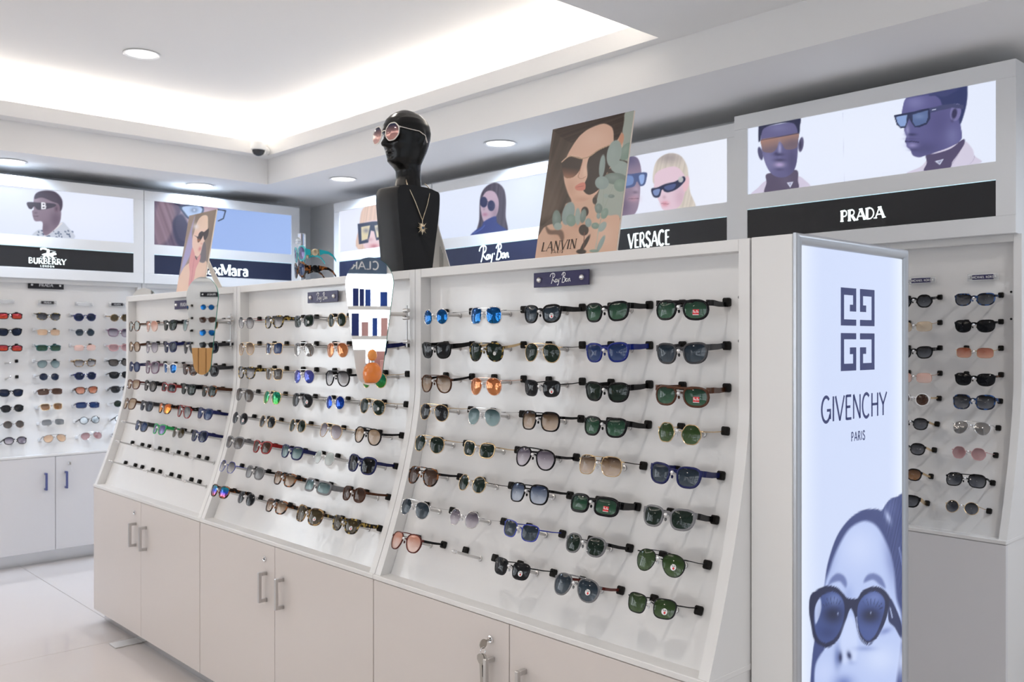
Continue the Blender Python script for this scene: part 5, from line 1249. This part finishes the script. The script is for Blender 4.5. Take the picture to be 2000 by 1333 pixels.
# ------------------------------------------------------------------ two showpiece sunglasses on an acrylic stand
st = thing('acrylic_eyewear_stand', 'clear acrylic stand holding two ornate sunglasses on the counter top', 'stand', Matrix.Translation((1.93, 3.30, ZTOP)))
M_acr = pbr('clear_acrylic', (.93, .95, .97), .04, 0, .5, trans=.9, ior=1.2)
MB().box(-.012, .012, -.012, .012, .004, .205, c=.002).build('post', M_acr, st); MB().box(-.05, .07, -.045, .045, 0, .005, c=.001).build('base', M_acr, st)
MB().lathe([(0, -.006), (.012, -.004), (.014, 0), (.012, .012), (.004, .02), (0, .022)], 12, 0, 'z', (-.016, 0, .165)).build('nose_rest', M_acr, st, 50)
RF = Matrix.Rotation(-PI/2, 4, 'Z')
SHP['od'] = (.0270, .0255, 2.2, .0075, 0, 'block', .016, .006, 'ornate rounded')
def showpiece(z, fk, lk, metal, label):
    M = Matrix.Translation((1.912, 3.30, ZTOP+z)) @ Matrix.Rotation(math.radians(-90-14), 4, 'Z') @ Matrix.Rotation(math.radians(4), 4, 'X')
    g_ = sunglasses(f'od/{fk}/{lk}', M, label, None, False, False, False)
    fm = FRM[fk][0]
    for sd in (-1, 1):
        x = sd*.074
        def flat(pts, h, d, mat, nm, par):
            rows = []
            for i, (y, z_) in enumerate(pts):
                hh = h[i]/2; rows.append([(x-d, y, z_-hh), (x-d, y, z_+hh), (x+d, y, z_+hh), (x+d, y, z_-hh)])
            mb = MB().grid(rows, closed=True); mb.add(rows[0], [(0, 1, 2, 3)]); mb.add(rows[-1], [(3, 2, 1, 0)]); return mb.build(nm, mat, par)
        tp = flat([(.008, -.004), (.020, -.004), (.030, -.005)], [.024, .024, .020], .003, fm, 'temple', g_)
        flat([(.030, -.005), (.034, -.005)], [.026, .026], .004, metal, 'hinge_plate', tp)
        MB().lathe([(0, -.0045), (.011, -.0045), (.0135, -.003), (.0135, .003), (.011, .0045), (0, .0045)], 20, 0, 'x', (x, .048, -.006)).build('medallion', metal, tp, 40)
        flat([(.034, -.005), (.064, -.007)], [.005, .005], .0025, metal, 'link_bar', tp)
        flat([(.062, -.007), (.066, -.007)], [.026, .026], .004, metal, 'hinge_plate', tp)
        flat([(.066, -.007), (.085, -.006), (.105, -.010), (.122, -.022), (.134, -.042)], [.024, .014, .011, .010, .011], .0022, fm, 'temple_tip', tp)
    return g_
M_dgold = pbr('medallion_gold', (.62, .52, .36), .3, .9)
showpiece(.125, 'turq', 'violet', M_dgold, 'turquoise showpiece sunglasses with violet lenses, upper pair on acrylic stand')
LENS['dviolet'] = LENS['violet']
showpiece(.060, 'tort', 'blue', FRM['black'][0], 'tortoiseshell showpiece sunglasses with blue lenses, lower pair on acrylic stand')

# ------------------------------------------------------------------ security camera in the ceiling corner
sc_ = thing('security_camera', 'white dome security camera in the ceiling corner', 'camera', Matrix.Translation((3.085, 5.86, 2.80)))
MB().lathe([(0, .055), (.030, .052), (.048, .035), (.052, .012), (.052, -.010), (.046, -.014)], 28).build('body', M_white_pl, sc_, 40)
MB().lathe([(.044, -.012), (.043, -.024), (.034, -.042), (.018, -.052), (0, -.055)], 24).build('dome', M_dome, sc_, 60)
MB().tube([(.03, .03, .02), (.085, .085, .02), (.115, .105, .012)], [.020, .018, .030], 14).build('wall_arm', M_white_pl, sc_, 50)
MB().lathe([(.012, -.03), (.012, 0)], 12, 0, 'z', (.07, .05, .005)).build('knob', M_white_pl, sc_, 40)

# ------------------------------------------------------------------ keys, floor strip, key in the wall cabinet
Ml = GM[2] @ Matrix.Translation((UW/2-.072, -.165, .640))
ky = thing('key_bunch', 'bunch of keys hanging from the lock of the nearest cabinet door', 'keys', Ml)
M_key = pbr('key_nickel', (.46, .43, .39), .3, .9)
MB().tube([(0, -.004, 0), (0, -.018, 0)], .003, 8).build('key_shaft', M_key, ky)
kb = MB().prism([(.0125*math.cos(2*PI*i/16)-.0, .0145*math.sin(2*PI*i/16)-.006) for i in range(16)], -.001, .001, 'z'); 
MB().prism([(-.018-.013*math.cos(2*PI*i/16)-.010, .013*math.sin(2*PI*i/16)-.006) for i in range(16)], -.001, .001, 'x').build('key_bow', M_key, ky)
ringp = [(.001, -.030+.009*math.cos(2*PI*i/20), -.024+.010*math.sin(2*PI*i/20)) for i in range(20)]
MB().tube(ringp, .0011, 6, closed=True).build('key_ring', M_chrome, ky, 60)
def hang(x, y, tilt, L_, mat, nm):
    mb = MB().prism([(-.009, -.004), (-.010, -.014), (-.006, -.024), (-.0035, -.028), (-.0035, -L_), (0, -L_-.003), (.0035, -L_), (.0035, -.028), (.006, -.024), (.010, -.014), (.009, -.004), (.004, 0), (-.004, 0)], -.001, .001, 'y')
    o = mb.build(nm, mat, ky); o.location = (x, y, -.031); o.rotation_euler = (0, tilt, .5); return o
hang(.002, -.030, .06, .066, M_key, 'key'); hang(-.003, -.036, -.05, .078, M_key, 'key')
MB().box(-.005, .005, -.034, -.026, -.094, -.062, c=.002).build('key_fob', M_blackp, ky)
fs = MB().box(1.585, 1.79, 4.400, 4.486, 0.0005, .006, c=.0015).build('floor_plate', pbr('worn_plate', (.72, .70, .68), .4, .35)); tag(fs, 'flat metal cover plate on the floor beside the far cabinet', 'floor plate')
Mb = BM[1] @ Matrix.Translation((.623+.085, -.165, .645))
kw = thing('cabinet_key', 'small key with a string in the back wall cabinet lock', 'key', Mb)
MB().lathe([(.010, 0), (.010, -.004), (0, -.006)], 16, 0, 'y').build('lock_face', M_chrome, kw, 40); MB().box(-.002, .002, -.030, -.004, -.008, .008, c=.001).build('key_bow', M_key, kw); MB().tube([(0, -.026, -.006), (.004, -.026, -.03), (.010, -.024, -.05)], .0008, 5).build('string', M_stw, kw)

# ------------------------------------------------------------------ what the mirrors and lenses reflect: the perfume side of the shop
M_lit = pbr('lit_shelf_back', (.8, .8, .8), .5, emit=(.86, .93, 1.0), estr=4.2)
M_hdr = pbr('header_blue', L3((84, 104, 128))[:3], .5)
SHX = -2.72
def shelf_bay(y0, w, label):
    t = thing('perfume_shelf', label, 'shelf', Matrix.Translation((SHX, y0, 0)) @ Matrix.Rotation(PI/2, 4, 'Z'), 'lit perfume shelves')
    for x in (0, w-.05): MB().box(x, x+.05, -.34, 0, 0, 2.4).build('upright', M_white, t)
    MB().box(.05, w-.05, -.012, 0, .75, 1.97).build('lit_back', M_lit, t)
    for z in (.72, 1.10, 1.46, 1.69): MB().box(.05, w-.05, -.32, -.012, z, z+.03).build('shelf_board', M_white, t)
    MB().box(.05, w-.05, -.34, -.012, 1.97, 2.4).build('header', M_white, t)
    MB().box(.05, w-.05, -.32, -.012, 0, .72).build('base', M_doorw, t)
    return t
BAYS = []
for k in range(4):
    BAYS.append(shelf_bay(.15+.92*k, .88, 'lit perfume shelf bay by the left wall, %s from the shop front' % ORD[k]))
BAYS.append(shelf_bay(5.685, .80, 'added unseen lit shelf bay by the left wall next to the far corner'))  # bay added out of view so its glow streaks the glossy panels
for k in range(3):
    BAYS.append(shelf_bay(0, .84, 'added unseen lit shelf bay on the back wall, %s from the left corner' % ORD[k]))  # glowing bays added out of view to give the lenses bright reflections
    BAYS[-1].matrix_world = Matrix.Translation((-2.64+.87*k, BY-.03, 0))
def reflect_hit(t, px, py, X):
    """where a sight line through a mirror pixel lands on the plane X after the reflection"""
    o = t.matrix_world.translation; n = -(t.matrix_world.to_3x3() @ Vector((0, 1, 0))); d = ray(px, py); c0 = Vector((0, 0, HC))
    p = c0+d*((o-c0).dot(n)/d.dot(n)); r = d-2*d.dot(n)*n
    return p+r*((X-p.x)/r.x)
h0 = reflect_hit(MIR1, 722, 519, SHX+.345); hr = reflect_hit(MIR1, 745, 519, SHX+.345); hl = reflect_hit(MIR1, 700, 519, SHX+.345)
sg = 1 if hl.y > hr.y else -1
hs = thing('shelf_header_sign', 'blue-grey brand header above the lit perfume shelf', 'sign', Matrix.Translation((SHX+.345, hr.y-.02, h0.z)) @ Matrix.Rotation(PI/2, 4, 'Z'))
MB().box(-.02, .62, -.012, 0, -.065, .065).build('board', M_hdr, hs)
m = MB(); text_mesh(m, 'CLARINS', .062, .21, 0, lambda q: (q[0], -.0135, q[1]), .15, .10, .08, .12); m.build('lettering', M_lw, hs, fix=False)
rb = random.Random(3)
M_bx = [pbr('box_blue', (.02, .07, .34), .35), pbr('box_navy', (.015, .03, .16), .35), pbr('box_red', (.45, .03, .06), .35), pbr('box_pink', (.66, .38, .36), .4), pbr('box_white', (.78, .78, .78), .4)]
BXN = ['blue', 'navy', 'red', 'pink', 'white']
for k, t in enumerate(BAYS):
    if k not in (1, 2, 3): continue
    for zi, z in enumerate((.75, 1.13, 1.49, 1.72)):
        x = .09; n = 0
        while x < .76:
            ci = rb.choice((0, 0, 1, 2, 3, 4)); w = rb.uniform(.035, .06); h = rb.uniform(.09, .19)
            if rb.random() < .75:
                if zi in (3,) or ci in (0, 1, 3):
                    o = MB().box(0, w, -.06, 0, 0, h, c=.001).build('perfume_box', M_bx[ci])
                else:
                    o = MB().lathe([(0, 0), (w*.4, 0), (w*.42, h*.6), (w*.3, h*.66), (w*.14, h*.68), (w*.14, h*.74), (w*.2, h*.75), (w*.2, h), (0, h)], 14, 0, 'z', (w/2, -.03, 0)).build('perfume_bottle', M_bx[ci], None, 40)
                o.matrix_world = t.matrix_world @ Matrix.Translation((x, -.20-rb.uniform(0, .05), z+.0002))
                n += 1
                tag(o, f"{BXN[ci]} {'box' if o.name.startswith('perfume_box') else 'bottle'}, {ORD[min(n-1, 8)] if n < 10 else 'tenth'} on {('lowest', 'second', 'third', 'top')[zi]} shelf of {ORD[k]} perfume bay", 'perfume', 'perfumes on the lit shelves')
            x += w+rb.uniform(.006, .03)
# tester stand with the big orange bottle
b0 = reflect_hit(MIR1, 727, 748, -.9); zst = b0.z
ts = thing('tester_stand', 'white tester stand in the perfume aisle', 'stand', Matrix.Translation((-.9, b0.y, 0)))
MB().box(-.42, .20, -.35, .35, 0, zst-.02, c=.003).build('body', M_white, ts); MB().box(-.43, .21, -.36, .36, zst-.02, zst, c=.003).build('top', M_white, ts)
pb = thing('perfume_bottle', 'large orange perfume bottle with rounded stopper on the tester stand', 'perfume', Matrix.Translation((-.9, b0.y, zst)))
M_or = pbr('orange_glass', (.80, .22, .03), .05, 0, .6, .5); M_or2 = pbr('orange_stopper', (.85, .30, .05), .06, 0, .6, .5)
MB().lathe([(0, 0), (.045, .002), (.056, .03), (.058, .06), (.050, .095), (.030, .118), (.016, .124)], 24).build('flask', M_or, pb, 60); MB().lathe([(.015, .122), (.015, .134)], 20).build('collar', M_chrome, pb, 40)
MB().lathe([(.012, .134), (.026, .146), (.031, .166), (.026, .188), (.012, .202), (0, .205)], 20).build('stopper', M_or2, pb, 60)
def gift(dx, dy, w, d, h, mat, lab):
    o = MB().box(-d/2, d/2, -w/2, w/2, 0, h, c=.001).build('gift_box', mat); o.location = (-.9+dx, b0.y+dy, zst); tag(o, lab, 'box'); return o
ya = b0.y
gift(-.20, sg*.10, .14, .12, .20, M_bx[4], 'white gift box behind the orange bottle'); gift(-.20, -sg*.06, .14, .12, .19, M_bx[3], 'large pink gift box behind the orange bottle'); gift(-.08, -sg*.10, .09, .05, .135, pbr('box_pale_pink', (.80, .52, .52), .4), 'small pale pink gift box beside the orange bottle')
# left wall display unit seen in the far mirror
LM = Matrix.Translation((-2.42, 4.42, 0)) @ Matrix.Rotation(PI/2, 4, 'Z')
lcols = [.165+.2315*k for k in range(5)]
LU = display_unit('wall_display_cabinet', 'white display cabinet on the left wall opposite the far counter', LM, W=1.25, ztop=2.0, depth=.325, cols=lcols, rows=[1.75, 1.64, 1.53, 1.42, 1.31], doormat=M_doorw, group='white wall display cabinets')
TL = [['rd/gold/bluem', 'wf/black/bluem', 'rd/blackm/bluem', 'av/gold/bluem', 'wf/black/dgrey'], ['wf/tort/brown', 'rd/gold/brown', 'wf/brown/brown', 'av/gold/browng', 'wf/tort/brown'], ['wf/black/bluem', 'rd/blackm/bluem', 'av/blackm/bluem', 'wf/black/bluem', 'wf/black/dgreen'], ['wf/black/dgrey', 'wf/tort/brown', 'wf/black/dgrey', 'av/gold/dgreen', 'wf/black/navy']]
fill(LM, lcols, [1.75, 1.64, 1.53, 1.42], TL, 'left wall display', 'sunglasses on the left wall display')
plaque(LU, .62, 1.86, .2, .042, M_plk, 'PRADA')
M_wood = bumpy('oiled_wood', (.52, .27, .09), .4, 14, .1, .002, var=.3, stretch=(1, 1, .08))
w0 = reflect_hit(MIR2, 396, 680, -1.7)
wd = thing('wooden_bench_back', 'slatted wooden stand in the left aisle', 'stand', Matrix.Translation((-1.7, w0.y, 0)))
for k in range(7): MB().box(-.02, .02, -.21+.06*k, -.21+.06*k+.055, .0, w0.z, c=.003).build('slat', M_wood, wd)
MB().box(-.05, -.02, -.21, .205, .3, .36).build('rail', M_wood, wd); MB().box(-.05, -.02, -.21, .205, w0.z-.12, w0.z-.06).build('rail', M_wood, wd)
